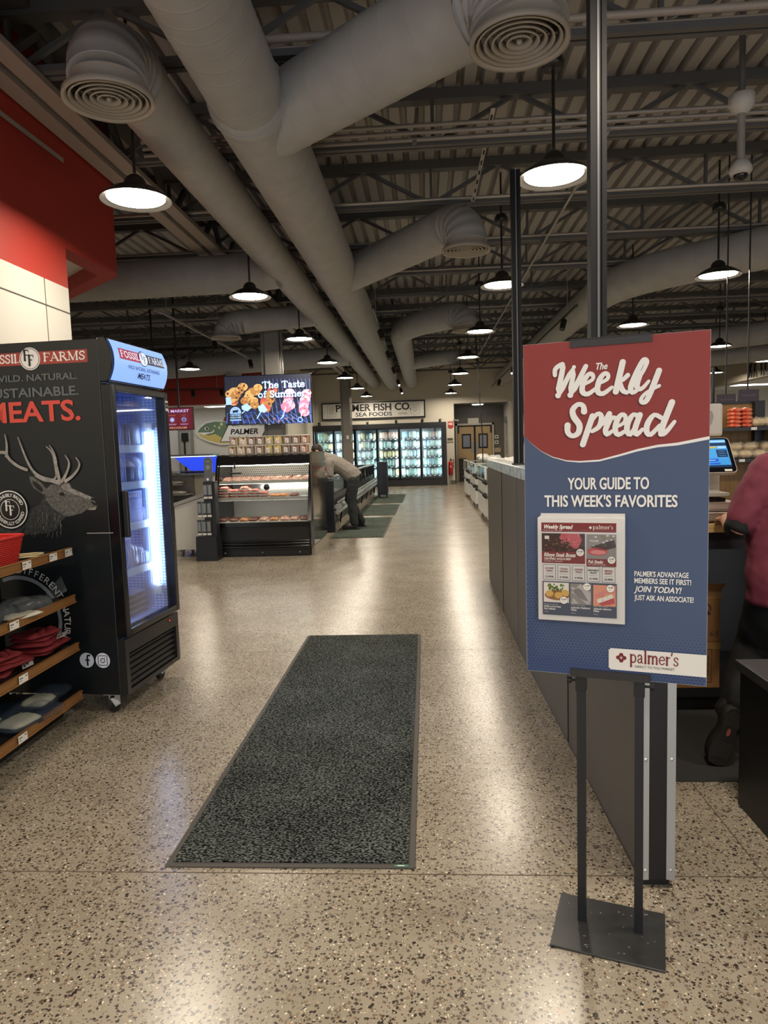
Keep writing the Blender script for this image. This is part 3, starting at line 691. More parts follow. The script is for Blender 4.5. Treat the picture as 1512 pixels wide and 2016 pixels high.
for j in range(58):
    for i in range(50):
        x, z = -.141 + .0093 * i + (.0046 if j % 2 else 0), .744 + .0081 * j
        lft = max(0, min(1, 1 - (x + .146) / .13)) * max(0, 1 - (z - .74) / .52); bot = max(0, 1 - (z - .74) / .19) * (1 - .25 * (x + .146) / .46)
        bot = max(bot, max(0, 1 - (z - .74) / .28) * .35)
        r = .0043 * min(1, max(lft * 1.3, bot * 1.25))
        if r > .0007 and x < .312: p.disc(x, z, r, 2, 9)
p.up()
for i in range(len(wave) - 1):
    (a, b_), (c, d) = wave[i], wave[i + 1]
    p.poly([(a, b_), (c, d), (c, 1.6455), (a, 1.6455)], 0)
p.up()
th = [0, .0005, .001, .002, .003, .004, .0048, .0055, .006, .0065, .007, .0076, .008]
for i in range(len(wave) - 1):
    (a, b_), (c, d) = wave[i], wave[i + 1]; p.poly([(a, b_ - th[i]), (c, d - th[i + 1]), (c, d), (a, b_)], 3)
SCR = {'W':[(-0.0618,1.5598), (-0.0612,1.5742), (-0.0506,1.5835), (-0.0407,1.5795), (-0.0539,1.5055), (-0.0123,1.5774), (-0.022,1.5048), (0.0179,1.5775)],'e1':[(0.009, 1.5288), (0.0342, 1.5413), (0.0353, 1.5537), (0.0253, 1.5566), (0.0115, 1.5361), (0.0089, 1.5121), (0.0234, 1.505), (0.0442, 1.5193)],'e2':[(0.0485, 1.5293), (0.0716, 1.5403), (0.0733, 1.5519), (0.0642, 1.5554), (0.0521, 1.539), (0.0471, 1.5118), (0.0609, 1.5036), (0.0832, 1.5188)],'k1':[(0.11,1.5816), (0.093,1.507)],'k2':[(0.1224,1.5474), (0.1106,1.5363), (0.1033,1.5324), (0.1096,1.5098), (0.12,1.5033)],'l':[(0.1282,1.5179), (0.1526,1.5432), (0.1677,1.5742), (0.1656,1.5828), (0.1586,1.5812), (0.1444,1.5534), (0.1297,1.5167), (0.1339,1.5025), (0.1477,1.5092)],'y1':[(0.1526,1.5496), (0.1445,1.5223), (0.1487,1.5102), (0.1598,1.5138), (0.1729,1.5291)],'y2':[(0.1974,1.554), (0.1821,1.5125), (0.1686,1.4811), (0.158,1.4763), (0.1549,1.4851), (0.168,1.5005), (0.1981,1.5158)],
'S':[(0.0132,1.4596), (0.0111,1.4741), (-0.0019,1.4792), (-0.0162,1.4655), (-0.013,1.4463), (0.0011,1.4244), (-0.0022,1.4033), (-0.0176,1.396), (-0.0291,1.4065), (-0.0296,1.4246)],'p1':[(0.0347,1.4464), (0.0096,1.3726)],'p2':[(0.0304,1.431), (0.0465,1.4514), (0.0571,1.4453), (0.0517,1.4191), (0.0335,1.4064)],'r1':[(0.0592,1.4232), (0.0772,1.451), (0.0762,1.4423), (0.0898,1.4395)],'r2':[(0.0804,1.4388), (0.0677,1.4107), (0.0709,1.3973), (0.0846,1.4056)],'e3':[(0.0909,1.4142), (0.1128,1.4253), (0.117,1.4404), (0.1086,1.4474), (0.0972,1.4348), (0.0914,1.4098), (0.0993,1.3952), (0.1191,1.4065)],'a':[(0.1489,1.439), (0.1366,1.4461), (0.1232,1.426), (0.1207,1.4054), (0.129,1.3952), (0.1449,1.4207)],'a2':[(0.152,1.4443), (0.1398,1.4068), (0.145,1.3946), (0.1582,1.4072)],'d':[(0.2036,1.4344), (0.1865,1.4427), (0.1714,1.4229), (0.1684,1.4025), (0.1776,1.3924), (0.1997,1.4152)],'d2':[(0.2282,1.4726), (0.2028,1.4012), (0.2128,1.3965), (0.2345,1.4234)]}
WD = {'W': [.011, .0125, .0125, .014, .0155, .0105, .0155, .0125], 'k1': .0155, 'k2': [.012, .0105, .011, .0135, .011], 'l': [.008, .009, .011, .0125, .0125, .0145, .0145, .0125, .009], 'y1': [.0145, .0145, .0125, .010, .008], 'y2': [.0145, .0145, .0135, .0125, .0095, .0085, .0085], 'S': [.0165, .013, .0125, .015, .0165, .0165, .015, .0125, .0145, .0165], 'p1': .0155, 'p2': [.009, .0115, .0135, .0135, .010], 'r1': [.009, .0135, .012, .012], 'r2': [.0135, .0145, .012, .009], 'a2': [.0145, .0145, .012, .009], 'd2': [.0155, .0155, .0125, .009]}
WE = {'e1', 'e2', 'e3'}
def wd(k): return [.0085, .0095, .0115, .0115, .0145, .0145, .0125, .009] if k in WE else [.011, .0115, .0145, .0145, .012, .010] if k in ('a', 'd') else WD[k]
for dx, dy, mi in ((-.0035, -.0035, 4), (0, 0, 3)):
    p.up()
    for k, pts in SCR.items(): p.stroke(pts, wd(k), mi, dx, dy)
p.text('The', .056, 1.567, .0165, 3, 'c', .8, .03, .22)
def condensed(t_, x, z, h, w, al='c'):
    p.up(); p.text(t_, x + .0012, z - .0012, h, 5, al, 1, .03, width=w); p.up(); p.text(t_, x, z, h, 3, al, 1, .03, width=w)
condensed('YOUR GUIDE TO', .0725, 1.253, .030, .2045); condensed("THIS WEEK'S FAVORITES", .0755, 1.2065, .0295, .335)
for t_, z, h, w in (("PALMER'S ADVANTAGE", 1.0225, .0132, .131), ('MEMBERS SEE IT FIRST!', 1.004, .0132, .137), ('JUST ASK AN ASSOCIATE!', .9588, .0132, .143)): p.text(t_, .14, z, h, 3, 'l', 1, .025, width=w)
p.text('JOIN TODAY!', .14, .981, .0150, 3, 'l', 1, .03, .22, width=.112)
p.up(); p.rect(.079, .3155, .764, .823, 6); p.disc(.079, .7935, .0001, 6); p.rect(.0752, .079, .768, .819, 6)
p.up()
for a in range(4):
    an = a * PI / 2; p.disc(.1073 + .0075 * math.cos(an), .7985 + .0075 * math.sin(an), .0058, 7, 16)
p.up(); p.disc(.1073, .7985, .004, 6, 4); p.up(); p.disc(.1073, .7985, .002, 7, 4)
serif(p, "palmer's", .128, .788, .034, 7, .13, .04, .10, width=.122)
p.text('DIRECT TO YOU MARKET', .142, .775, .0062, 8, 'l', 1, .0, width=.098)
p.obj('lettering', [RED, BLUE, DOT, IVO, DRED, M('navy_shadow', '26334f', .6), M('logo_white', 'ecebe6', .5), M('logo_maroon', '7a1f2c', .5), M('logo_grey', '4c4a48', .5)], pan)
# clear pocket with flyers
ho = B(); ho.bb(-.112, .120, -.031, -.0295, .893, 1.146).bb(-.112, -.1105, -.031, -.009, .893, 1.146).bb(.1185, .12, -.031, -.009, .893, 1.146).bb(-.112, .12, -.031, -.009, .8905, .893)
ho.obj('flyer_holder', glass('clear_acrylic', 'ffffff', .0, .02, .3), t)
f = thing('flyer_stack', 'white weekly offer flyers in the clear pocket on the blue sign', 'flyer', SGN, A_S)
PAPER = M('flyer_paper', 'e6e4e1', .6)
B().bb(-.109, .117, -.027, -.011, .894, 1.177).obj('front_flyer', PAPER, f)
B().bb(-.102, .1165, -.0155, -.0105, .90, 1.188).bb(-.105, .117, -.021, -.016, .9, 1.181).obj('back_flyer', M('flyer_edge', 'dedcd8', .6), f)
p = Print((0, -.027, 0), (1, 0, 0), (0, 0, 1), (0, -1, 0), .0002)
FM = [M('flyer_red', '7f2b29', .5), WHITE, M('meat_dark', '3a241c', .5), M('meat_pink', 'c05458', .5), M('meat_light', 'd98a86', .5), M('herb_green', '6d8a3c', .6), M('plate_grey', '8f8a86', .5), M('flyer_slate', '4c5364', .5), M('scallop', 'd9b05c', .5), M('fish_grey', 'b9b4b2', .5), M('salmon', 'e0997a', .5), BLACK, M('plate_white', 'e9e3da', .5), M('board_brown', '9a6a46', .6)]
p.rect(-.099, .0953, 1.139, 1.164, 0)
p.up(); p.text('Weekly Spread', -.094, 1.1475, .0105, 1, 'l', .8, .04, .25); serif(p, "palmer's", .036, 1.148, .0105, 1, .13, .05, .1, width=.052)
for a in range(4): p.disc(.030 + .0022 * math.cos(a * PI / 2), 1.1515 + .0022 * math.sin(a * PI / 2), .0017, 1, 10)
p.text('OFFERS GOOD THIS WEEK', -.094, 1.142, .002, 1, 'l', 1, 0, width=.05)
# two steak pictures
p.rect(-.098, .016, 1.053, 1.135, 2); p.rect(.0195, .0955, 1.048, 1.134, 6); p.up()
random.seed(11)
p.rect(-.098, .016, 1.053, 1.085, 0); p.rect(.0195, .0955, 1.048, 1.068, 0); p.up()
p.poly([(-.052, 1.122), (-.045, 1.135), (.0, 1.135), (.008, 1.118), (-.002, 1.095), (-.012, 1.094), (-.03, 1.108)], 3); p.up()
for k in range(26): p.disc(random.uniform(-.05, .0), random.uniform(1.1, 1.132), random.uniform(.001, .003), 4, 8, random.uniform(.0006, .0015))
for k in range(60):
    a, b_ = random.uniform(-.095, -.02), random.uniform(1.087, 1.118); p.disc(a, b_, random.uniform(.0012, .003), random.choice((2, 13, 0)), 7)
p.disc(.048, 1.088, .026, 3, 20, .011); p.poly([(.03, 1.1), (.09, 1.12), (.0955, 1.1), (.06, 1.09)], 2)
for k in range(26): p.disc(random.uniform(.03, .095), random.uniform(1.1, 1.132), random.uniform(.001, .004), random.choice((2, 6, 5, 13, 12)), 7, .002)
p.up(); p.disc(.05, 1.086, .02, 4, 16, .006); p.rect(-.09, -.078, 1.119, 1.128, 12); p.text('PRIME', .04, 1.113, .006, 12, 'c', 1, 0)
p.text('Ribeye Steak Boxes', -.0925, 1.071, .0105, 1, 'l', 1, .03, .25, width=.083); p.text('CERTIFIED ANGUS BEEF', -.0925, 1.0625, .0052, 1, 'l', 1, .03, width=.072); p.text('FAMILY PACK', -.0925, 1.057, .003, 1, 'l', 1, 0, width=.05)
p.text('Pub Steaks', .0235, 1.056, .0085, 1, 'l', 1, .03, .25, width=.038); p.text('CUT FRESH IN STORE', .0235, 1.051, .0026, 1, 'l', 1, 0, width=.045)
def price(x, z, t_): p.up(); p.disc(x, z, .0105, 11, 24); p.up(); p.disc(x, z, .0099, 1, 24); p.up(); p.text(t_, x, z, .0048, 11, 'c', .85, .02); p.text('EACH', x, z - .005, .0022, 11)
price(.0035, 1.084, '39.99'); price(.0835, 1.066, '15.99')
p.up()
for k, (a, b_, c) in enumerate((('NY STRIP', 'STEAKS', '12.99/lb'), ('ITALIAN', 'SAUSAGE', '5.49/lb'), ('CHICKEN', 'WINGS', '4.99/lb'), ('MAHI MAHI', 'FILLETS', '21.99/lb'), ('SMOKED', 'BRISKET', '22.98/lb'))):
    x = -.0945 + k * .0385 + .0165; z1 = 1.0495 - .0005 * k
    p.frame(x - .0165, x + .017, z1 - .042, z1, .0009, 11); p.text(a, x, z1 - .013, .0045, 0 if k != 3 else 11, 'c', .8, .03, .2); p.text(b_, x, z1 - .020, .0045, 0 if k != 3 else 11, 'c', .8, .03, .2)
    p.text('sold by the pound', x, z1 - .026, .002, 11, 'c', 1, 0, width=.02); p.text(c, x, z1 - .036, .0046, 11, 'c', 1, .03, .2, width=.022)
p.rect(-.0965, .0968, .9095, 1.003, 7); p.up()
p.rect(-.0935, -.0265, .945, 1.0, 12); p.rect(-.0225, .032, .942, .999, 6); p.rect(.037, .0945, .941, .998, 10); p.up()
p.disc(-.058, .965, .033, 13, 24, .014)
for k in range(40): p.disc(random.uniform(-.082, -.04), random.uniform(.972, .996), random.uniform(.0015, .004), 5, 7)
p.up()
for x, z in ((-.078, .969), (-.054, .965), (-.036, .972)): p.disc(x, z, .0105, 8, 18, .009)
p.poly([(-.02, .975), (.004, .999), (.031, .975), (.031, .95), (.01, .955)], 9); p.poly([(-.0225, .99), (-.01, .97), (.02, .944), (.03, .944), (.005, .985)], 9); p.poly([(-.015, .96), (0, .944), (-.02, .944)], 9)
p.poly([(.04, .97), (.065, .985), (.072, .978), (.045, .962)], 4); p.poly([(.046, .958), (.085, .975), (.09, .965), (.05, .948)], 12); p.poly([(.05, .948), (.09, .964), (.092, .95), (.06, .942)], 3)
for k in range(14): p.disc(random.uniform(.05, .09), random.uniform(.945, .975), .0012, 13, 6)
p.up()
for x, w, a, b_ in ((-.0925, .045, '10/20 ct Dry Pack', 'Sea Scallops'), (-.0205, .05, 'Icelandic Haddock', 'Fillets'), (.038, .045, 'Atlantic Salmon', 'Fillets')):
    p.text(a, x, .931, .0048, 1, 'l', 1, .03, width=w); p.text(b_, x, .9245, .0048, 1, 'l', .9, .03); p.text('fresh never frozen', x, .9385, .0022, 1, 'l', 1, 0, width=.036); p.text('2 lb avg', x, .917, .0024, 1, 'l', 1, 0)
price(-.040, .952, '32.94'); price(.021, .992, '21.99'); price(.081, .990, '14.98')
p.obj('printing', FM, f)
# ================================================================ merchandiser fridge and the shelf unit beside it
t = fr = thing('display_fridge', 'tall black glass-door fridge with a stag print on its side', 'fridge', (-1.623, 3.456, 0), -.0814)
VIN = M('black_vinyl', '15191c', .3); NAVY = M('navy_black_vinyl', '0d1016', .25)
b = B().bb(-.74, -.03, 0, .025, .11, 1.98).bb(-.74, -.03, .61, .635, .11, 1.98).bb(-.765, -.74, 0, .635, .11, 1.98).bb(-.74, -.03, .025, .61, 1.76, 1.98).bb(-.74, -.03, .025, .61, .11, .42)
b.obj('body', [VIN], t, .004)
inn = B().bb(-.72, -.70, .04, .6, .43, 1.75).bb(-.72, -.04, .04, .6, .42, .44).bb(-.72, -.04, .04, .6, 1.735, 1.755).bb(-.72, -.04, .027, .04, .43, 1.75)
ICE = M('fridge_liner', '9fbdf3', .4); inn.obj('liner', ICE, t)
B().bb(-.72, -.03, .598, .606, .44, 1.74).obj('perforated_liner', perf('perforated_liner', '86aaf0', 'f2f8ff', (.024, .018), .34, axes=(0, 2), stagger=False), t)
B().cyl((-.07, .565, .60), (-.07, .565, 1.52), .012, n=12).obj('light_tube', M('cool_tube', 'dfeaff', .5, em=55.0, emc='b9d2ff'), t)
B().cyl((-.045, .052, .50), (-.045, .052, 1.68), .014, n=10).obj('light_tube', _mats['cool_tube'], t)  # extra tube, added out of sight behind the door frame to brighten the interior
B().bb(-.1, -.05, .57, .6, .54, .59).bb(-.1, -.05, .57, .6, 1.53, 1.57).obj('tube_socket', WHITEP, t)
B().bb(-.5, -.46, .58, .598, .46, 1.72).bb(-.16, -.12, .58, .598, .46, 1.72).obj('shelf_rail', M('rail_steel', '9fb0cc', .35, metal=.4), t)
for z in (1.41, 1.20, .965, .705):
    s_ = B(); s_.bb(-.66, -.1, .045, .585, z, z + .006)
    so = s_.obj('shelf', ICE, t); B().bb(-.102, -.094, .045, .575, z - .012, z + .032).obj('price_rail', M('ice_rail', 'c9dcf2', .3), so)
# door
d = B().bb(-.03, .03, 0, .042, .425, 1.75).bb(-.03, .03, .595, .637, .425, 1.75).bb(-.03, .03, .042, .595, 1.715, 1.75).bb(-.03, .03, .042, .595, .425, .462)
do = d.obj('door', GLB, t, .004); B().bb(-.004, .004, .042, .595, .462, 1.715).obj('pane', glass('door_glass', 'ffffff', .0), do)
B().bb(.03, .062, .028, .05, .955, 1.2).obj('handle', BLK, do, .006)
st = Print((.031, 0, 0), (0, 1, 0), (0, 0, 1), (1, 0, 0)); st.rect(.597, .634, 1.64, 1.70, 0); st.up(); st.rect(.60, .632, 1.655, 1.69, 1); st.up(); st.text('true', .616, 1.668, .010, 0); st.obj('maker_sticker', [WHITE, BLACK], do)
# lower grille
g = B().bb(-.03, .012, .0, .637, .11, .135).bb(-.03, .012, 0, .035, .135, .41).bb(-.03, .012, .6, .637, .135, .41).bb(-.03, .012, .035, .6, .33, .41)
for k in range(6): g.box((-.008, .3175, .152 + k * .033), (.03, .57, .006), 0, Matrix.Rotation(.6, 3, 'Y'))
g.bb(-.035, -.03, .03, .61, .13, .34, 1); g.obj('grille', [M('grille_black', '202021', .35), HOLE], t)
dp = Print((.0125, 0, 0), (0, 1, 0), (0, 0, 1), (1, 0, 0)); dp.rect(.50, .545, .372, .396, 0); dp.up(); dp.text('36', .522, .378, .012, 1); dp.obj('temperature_display', [BLACK, M('red_led', 'ff3a30', .5, em=1.5)], t)
# header box with a bulging lit face
def bul(z): return .012 + .035 * (1 - ((z - 1.875) / .112) ** 2)
hd = B().bb(-.03, .004, 0, .637, 1.765, 1.985)
prof = [(.004, 1.765)] + [(bul(1.765 + .22 * i / 10) - .006, 1.765 + .22 * i / 10) for i in range(11)] + [(.004, 1.985)]
hd.prism(prof, (0, 0, 0), (1, 0, 0), (0, 0, 1), (0, .02, 0)); hd.prism(prof, (0, .617, 0), (1, 0, 0), (0, 0, 1), (0, .02, 0)); ho = hd.obj('header', GLB, t)
lp = Print((0, 0, 0), (0, 1, 0), (0, 0, 1), (1, 0, 0), .0006)
for i in range(12):
    z0, z1 = 1.772 + .206 * i / 12, 1.772 + .206 * (i + 1) / 12; lp.rect(.02, .617, z0, z1, 0)
LB = M('header_lit', '8fb2f4', .4, em=SCREEN_E, emc='86aef5'); LR, LD, LW, LK = M('header_red', 'a32037', .4, em=.55), M('header_dark', '1b1b30', .4, em=.12), M('header_white', 'd5e2ff', .4, em=.85), M('header_ink', '222a48', .4, em=.1)
lp.up(5); lp.rect(.075, .315, 1.885, 1.94, 1); lp.rect(.345, .575, 1.885, 1.94, 2)
lp.up(); lp.disc(.33, 1.912, .048, 2, 28, .042); lp.up(); lp.disc(.33, 1.912, .044, 3, 28, .038)
lp.up(2); serif(lp, 'FOSSIL', .083, 1.896, .034, 3, .2, .08, .12, width=.2); serif(lp, 'FARMS', .385, 1.896, .034, 3, .2, .08, .12, width=.182)
serif(lp, 'F', .303, 1.908, .038, 4, .18, .07, .1); lp.up(); serif(lp, 'F', .325, 1.886, .038, 4, .18, .07, .1)
lp.text('WILD. NATURAL. SUSTAINABLE.', .325, 1.842, .018, 4, 'c', 1, .01, width=.36); lp.text('MEATS.', .335, 1.80, .028, 4, 'c', 1, .02, width=.14)
lp.v = [(bul(v[2]) + (v[0]), v[1], v[2]) for v in lp.v]; lp.obj('lit_panel', [LB, LR, LD, LW, LK], ho)
for y, x in ((.05, -.10), (.585, -.1), (.05, -.68), (.585, -.68)):
    w = B(); w.cyl((x - .012, y, .045), (x + .012, y, .045), .044, n=18); ww = w.obj('caster', RUB, t)
    q = B().bb(x - .045, x + .045, y - .03, y + .03, .1, .11); q.bb(x - .02, x - .014, y - .02, y + .025, .035, .1); q.bb(x + .014, x + .02, y - .02, y + .025, .035, .1); q.bar((x + .01, y - .03, .085), (x + .05, y - .055, .06), .03, .006); q.obj('fork', M('zinc', 'd0d3d4', .3, metal=.4), ww)
# side graphics
def SP(): return Print((0, 0, 0), (1, 0, 0), (0, 0, 1), (0, -1, 0), .0003)
p = SP()
SIDE = [M('bar_red', '93392f', .4), M('side_white', 'd9d7d4', .4), M('side_grey', '5a5f62', .4), M('side_coral', 'c8493d', .4), BLACK, M('fur_dark', '2c2e2f', .5, noise=.5, nscale=60), M('fur_mid', '54534f', .5, noise=.45, nscale=70), M('fur_light', '7d7a74', .5, noise=.4, nscale=60), M('antler', '8e8a84', .5, noise=.25, nscale=40), M('icon_pale', 'cdd3e2', .4), M('ring_grey', '8a8f98', .5)]
p.rect(-.67, -.088, 1.864, 1.929, 0); p.up(); p.disc(-.408, 1.895, .058, 1, 36); p.up(); p.ring(-.408, 1.895, .050, .053, 4)
serif(p, 'FOSSIL', -.66, 1.878, .042, 1, .2, .08, .12, width=.195); serif(p, 'FARMS', -.333, 1.878, .042, 1, .2, .08, .12, width=.235)
p.up(); serif(p, 'F', -.443, 1.888, .052, 4, .2, .08, .12); p.up(); serif(p, 'F', -.418, 1.862, .052, 4, .2, .08, .12)
p.text('WILD. NATURAL.', -.151, 1.782, .032, 2, 'r', 1, .02, width=.47); p.text('SUSTAINABLE.', -.148, 1.701, .045, 2, 'r', 1, .02, width=.52); p.text('MEATS.', -.148, 1.574, .1, 3, 'r', 1, .03, width=.53)
p.obj('side_lettering', SIDE, t); p = SP()
deer = {'body': ([(-0.413, 1.143), (-0.458, 1.089), (-0.508, 1.029), (-0.542, 0.981), (-0.62, 0.941), (-0.666, 0.928), (-0.728, 0.915), (-0.716, 1.039), (-0.614, 1.01), (-0.502, 1.097)], 5), 'cheek': ([(-0.384, 1.189), (-0.339, 1.114), (-0.297, 1.086), (-0.27, 1.072), (-0.301, 1.046), (-0.325, 1.012), (-0.349, 0.996), (-0.394, 0.986), (-0.46, 0.98), (-0.527, 0.981), (-0.508, 1.029), (-0.458, 1.089), (-0.413, 1.143)], 5),
 'head': ([(-0.378, 1.216), (-0.343, 1.242), (-0.284, 1.257), (-0.237, 1.246), (-0.227, 1.221), (-0.187, 1.203), (-0.138, 1.181), (-0.104, 1.167), (-0.085, 1.143), (-0.089, 1.126), (-0.099, 1.106), (-0.133, 1.106), (-0.144, 1.111), (-0.181, 1.089), (-0.24, 1.075), (-0.27, 1.072), (-0.297, 1.086), (-0.339, 1.114), (-0.379, 1.162)], 6), 'ear': ([(-0.463, 1.289), (-0.445, 1.287), (-0.414, 1.269), (-0.383, 1.24), (-0.366, 1.209), (-0.382, 1.189), (-0.412, 1.205), (-0.445, 1.228), (-0.459, 1.257)], 6), 'earin': ([(-0.445, 1.268), (-0.415, 1.25), (-0.389, 1.22), (-0.397, 1.203), (-0.425, 1.22), (-0.444, 1.244)], 4),
 'bridge': ([(-0.284, 1.257), (-0.237, 1.246), (-0.227, 1.221), (-0.138, 1.181), (-0.104, 1.167), (-0.112, 1.155), (-0.175, 1.175), (-0.231, 1.196), (-0.273, 1.214), (-0.292, 1.241)], 7), 'nose': ([(-0.121, 1.17), (-0.1, 1.165), (-0.085, 1.143), (-0.089, 1.128), (-0.11, 1.13), (-0.125, 1.147)], 4), 'jaw': ([(-0.144, 1.111), (-0.096, 1.124), (-0.099, 1.106), (-0.133, 1.104)], 7), 'eye': ([(-0.3, 1.195), (-0.284, 1.202), (-0.267, 1.192), (-0.275, 1.182), (-0.293, 1.183)], 4)}
for k, (pts, mi) in deer.items(): p.up(); p.poly(pts, mi)
p.up(); p.stroke([(-.3, 1.2), (-.284, 1.209), (-.262, 1.196)], .005, 7); p.stroke([(-.125, 1.15), (-.11, 1.152), (-.1, 1.145)], .004, 7)
random.seed(5)
for k in range(90):      # coat hairs
    x = random.uniform(-.5, -.29); z = random.uniform(.985, 1.12)
    if z > 1.19 + (x + .3) * .9 or z > 1.21 + (x + .4) * .9: continue
    p.stroke([(x, z), (x + random.uniform(-.012, .004), z - random.uniform(.015, .04))], [.0022, .0006], random.choice((5, 6, 6, 7)), smooth=0)
p.up()
for pts, w0, w1 in (([(-0.291, 1.251), (-0.334, 1.265), (-0.391, 1.283), (-0.432, 1.315), (-0.462, 1.369), (-0.487, 1.44), (-0.504, 1.493)], .024, .006), ([(-0.469, 1.324), (-0.517, 1.344), (-0.562, 1.379), (-0.585, 1.416), (-0.629, 1.417)], .016, .016), ([(-0.579, 1.399), (-0.572, 1.456), (-0.578, 1.511)], .018, .005), ([(-0.32, 1.26), (-0.377, 1.266), (-0.426, 1.291)], .014, .004), ([(-0.287, 1.257), (-0.293, 1.308), (-0.304, 1.368), (-0.321, 1.415), (-0.347, 1.441)], .02, .005), ([(-0.297, 1.358), (-0.306, 1.408), (-0.329, 1.447)], .012, .004), ([(-0.323, 1.265), (-0.303, 1.288), (-0.306, 1.335), (-0.31, 1.375)], .012, .006), ([(-0.276, 1.257), (-0.252, 1.287), (-0.231, 1.326), (-0.226, 1.359), (-0.244, 1.393)], .018, .005), ([(-0.251, 1.26), (-0.209, 1.286), (-0.174, 1.325), (-0.169, 1.354), (-0.185, 1.38)], .018, .005)):
    p.stroke(pts, [w0 + (w1 - w0) * i / (len(pts) - 1) for i in range(len(pts))], 8); p.k += .35
p.obj('stag_print', SIDE, t); p = SP(); p.up(30); p.disc(-.584, 1.116, .104, 4, 40); p.up(); p.ring(-.584, 1.116, .095, .101, 1); p.ring(-.584, 1.116, .052, .055, 1)
p.arc('RESPONSIBLY RAISED', -.584, 1.116, .068, .017, 165, 20, 1, .02); p.arc('THOUGHTFULLY CURATED', -.584, 1.116, .066, .017, 190, 348, 1, .02, True)
serif(p, 'F', -.611, 1.112, .048, 1, .2, .08, .12); p.up(); serif(p, 'F', -.588, 1.088, .048, 1, .2, .08, .12)
p.obj('round_badge', SIDE, t); p = SP(); p.ring(-.581, .517, .222, .242, 10, math.radians(-60), math.radians(112)); p.arc('DIFFERENT NATURE', -.581, .517, .256, .036, 90.6, -24.6, 1, .0)
p.obj('ring_print', SIDE, t); p = SP()
p.disc(-.213, .299, .041, 9, 36)
p.up(); p.stroke([(-.195, .325), (-.204, .326), (-.209, .316), (-.209, .272)], .010, 4); p.k += .3; p.rect(-.222, -.196, .296, .304, 4)
p.obj('social_icon', SIDE, t); p = SP(); p.disc(-.121, .299, .041, 9, 36); p.up(); rr = [(-.121 + sx * .0215 + .008 * math.cos(a) * 1, .299 + sy * .0215 + .008 * math.sin(a)) for sx, sy, a0 in ((1, 1, 0), (-1, 1, 90), (-1, -1, 180), (1, -1, 270)) for a in [math.radians(a0 + 30 * i) for i in range(4)]]
rr = [(-.121 + (q[0] + .121) * .88, .299 + (q[1] - .299) * .88) for q in rr]
for i in range(len(rr)): p.stroke([rr[i], rr[(i + 1) % len(rr)]], .0034, 4, smooth=0)
p.ring(-.121, .299, .0098, .0130, 4); p.disc(-.108, .312, .0022, 4, 10)
p.obj('social_icon', SIDE, t)
B().bb(-.16, -.012, -.002, 0, .981, .985).obj('trim_line', M('trim_pale', '9b9692', .4), t)
# goods in the fridge: cards and packs
FBLUE = M('card_blue', '3d60c4', .4); CLR = M('cold_pack', '9fb2d6', .25); PKD = M('pack_dark', '4d5a86', .3); PKR = M('tray_plum', '4a3a48', .35)
RF = Matrix.Rotation(-.0814, 3, 'Z')
def fw_(x, y, z): q = RF @ Vector((x, y, 0)); return (q.x - 1.623, q.y + 3.456, z)
for i, (z, lab, word) in enumerate(((1.416, 'blue card with a monogram on the top fridge shelf', 0), (1.206, 'blue card with a monogram on the second fridge shelf', 0), (.971, 'blue card lettered sustainable on the third fridge shelf', 1), (.711, 'blue card with a monogram on the lowest fridge shelf', 0))):
    t = thing('info_card', lab, 'card', fw_(-.104, .12 if not word else .14, z), -.0814, 'blue cards in the fridge')
    B().bb(-.002, 0, 0, .22 if not word else .36, 0, .205).obj('board', FBLUE, t)
    w = .22 if not word else .36; p = Print((.0, 0, 0), (0, 1, 0), (0, 0, 1), (1, 0, 0)); p.frame(.004, w - .004, .004, .2, .004, 0)
    if word: p.text('SUSTAINABLE', w / 2 + .01, .168, .02, 0, 'c', 1, .01, width=w * .85)
    else: p.ring(.10, .1, .083, .089, 0, -1.2, 1.2); serif(p, 'F', .09, .105, .07, 0, .2, .08, .12); p.up(); serif(p, 'F', .115, .07, .07, 0, .2, .08, .12)
    p.obj('printing', [M('card_line', 'dde8ff', .4)], t)
random.seed(21)
packs = [(1.416, .40, .075, .14, PKD, 'blue-tinted pouch beside the card on the top fridge shelf'), (1.416, .51, .08, .15, CLR, 'pale pouch near the light tube on the top fridge shelf'), (1.206, .41, .08, .14, PKD, 'dark pouch beside the card on the second fridge shelf'), (1.206, .51, .09, .16, CLR, 'pale slanting pouch on the second fridge shelf'), (.971, .54, .05, .1, PKD, 'small dark pack at the right of the third fridge shelf'), (.711, .40, .09, .15, CLR, 'crinkled clear pouch beside the card on the lowest fridge shelf'), (.711, .47, .08, .13, PKD, 'second pouch on the lowest fridge shelf'), (.711, .54, .06, .09, CLR, 'thin clear pack leaning at the right of the lowest fridge shelf')]
for z, y, w, h, m, lab in packs:
    b = B(); packet(b, (0, 0, h / 2), (w, h, .05), 0, random.randint(0, 99), 0, .3, (PI / 2, 0), n=9); o = b.obj('meat_pouch', m); o.location = fw_(-.135, y, z + .008); o.rotation_euler = (0, random.uniform(-.1, .1), PI / 2 - .08 + random.uniform(-.25, .25)); tag(o, lab, 'pouch', 'pouches in the fridge')
for j in range(2):
    for i in range(4):
        z = .445 + i * .034; o = B().bb(-.11, .11, -.085, .085, 0, .004).bb(-.105, .105, -.08, .08, .004, .028, 1).bb(-.108, .108, -.083, .083, .028, .031).obj('meat_tray', [M('tray_rim', '8f95b5', .3), PKR]); o.location = fw_(-.2, .2 + j * .2, z); o.rotation_euler = (0, 0, PI / 2 - .08)
        tag(o, f'dark sealed tray, {("lowest", "second", "third", "top")[i]} of the {("near", "far")[j]} stack in the fridge bottom', 'tray', 'trays stacked in the fridge')

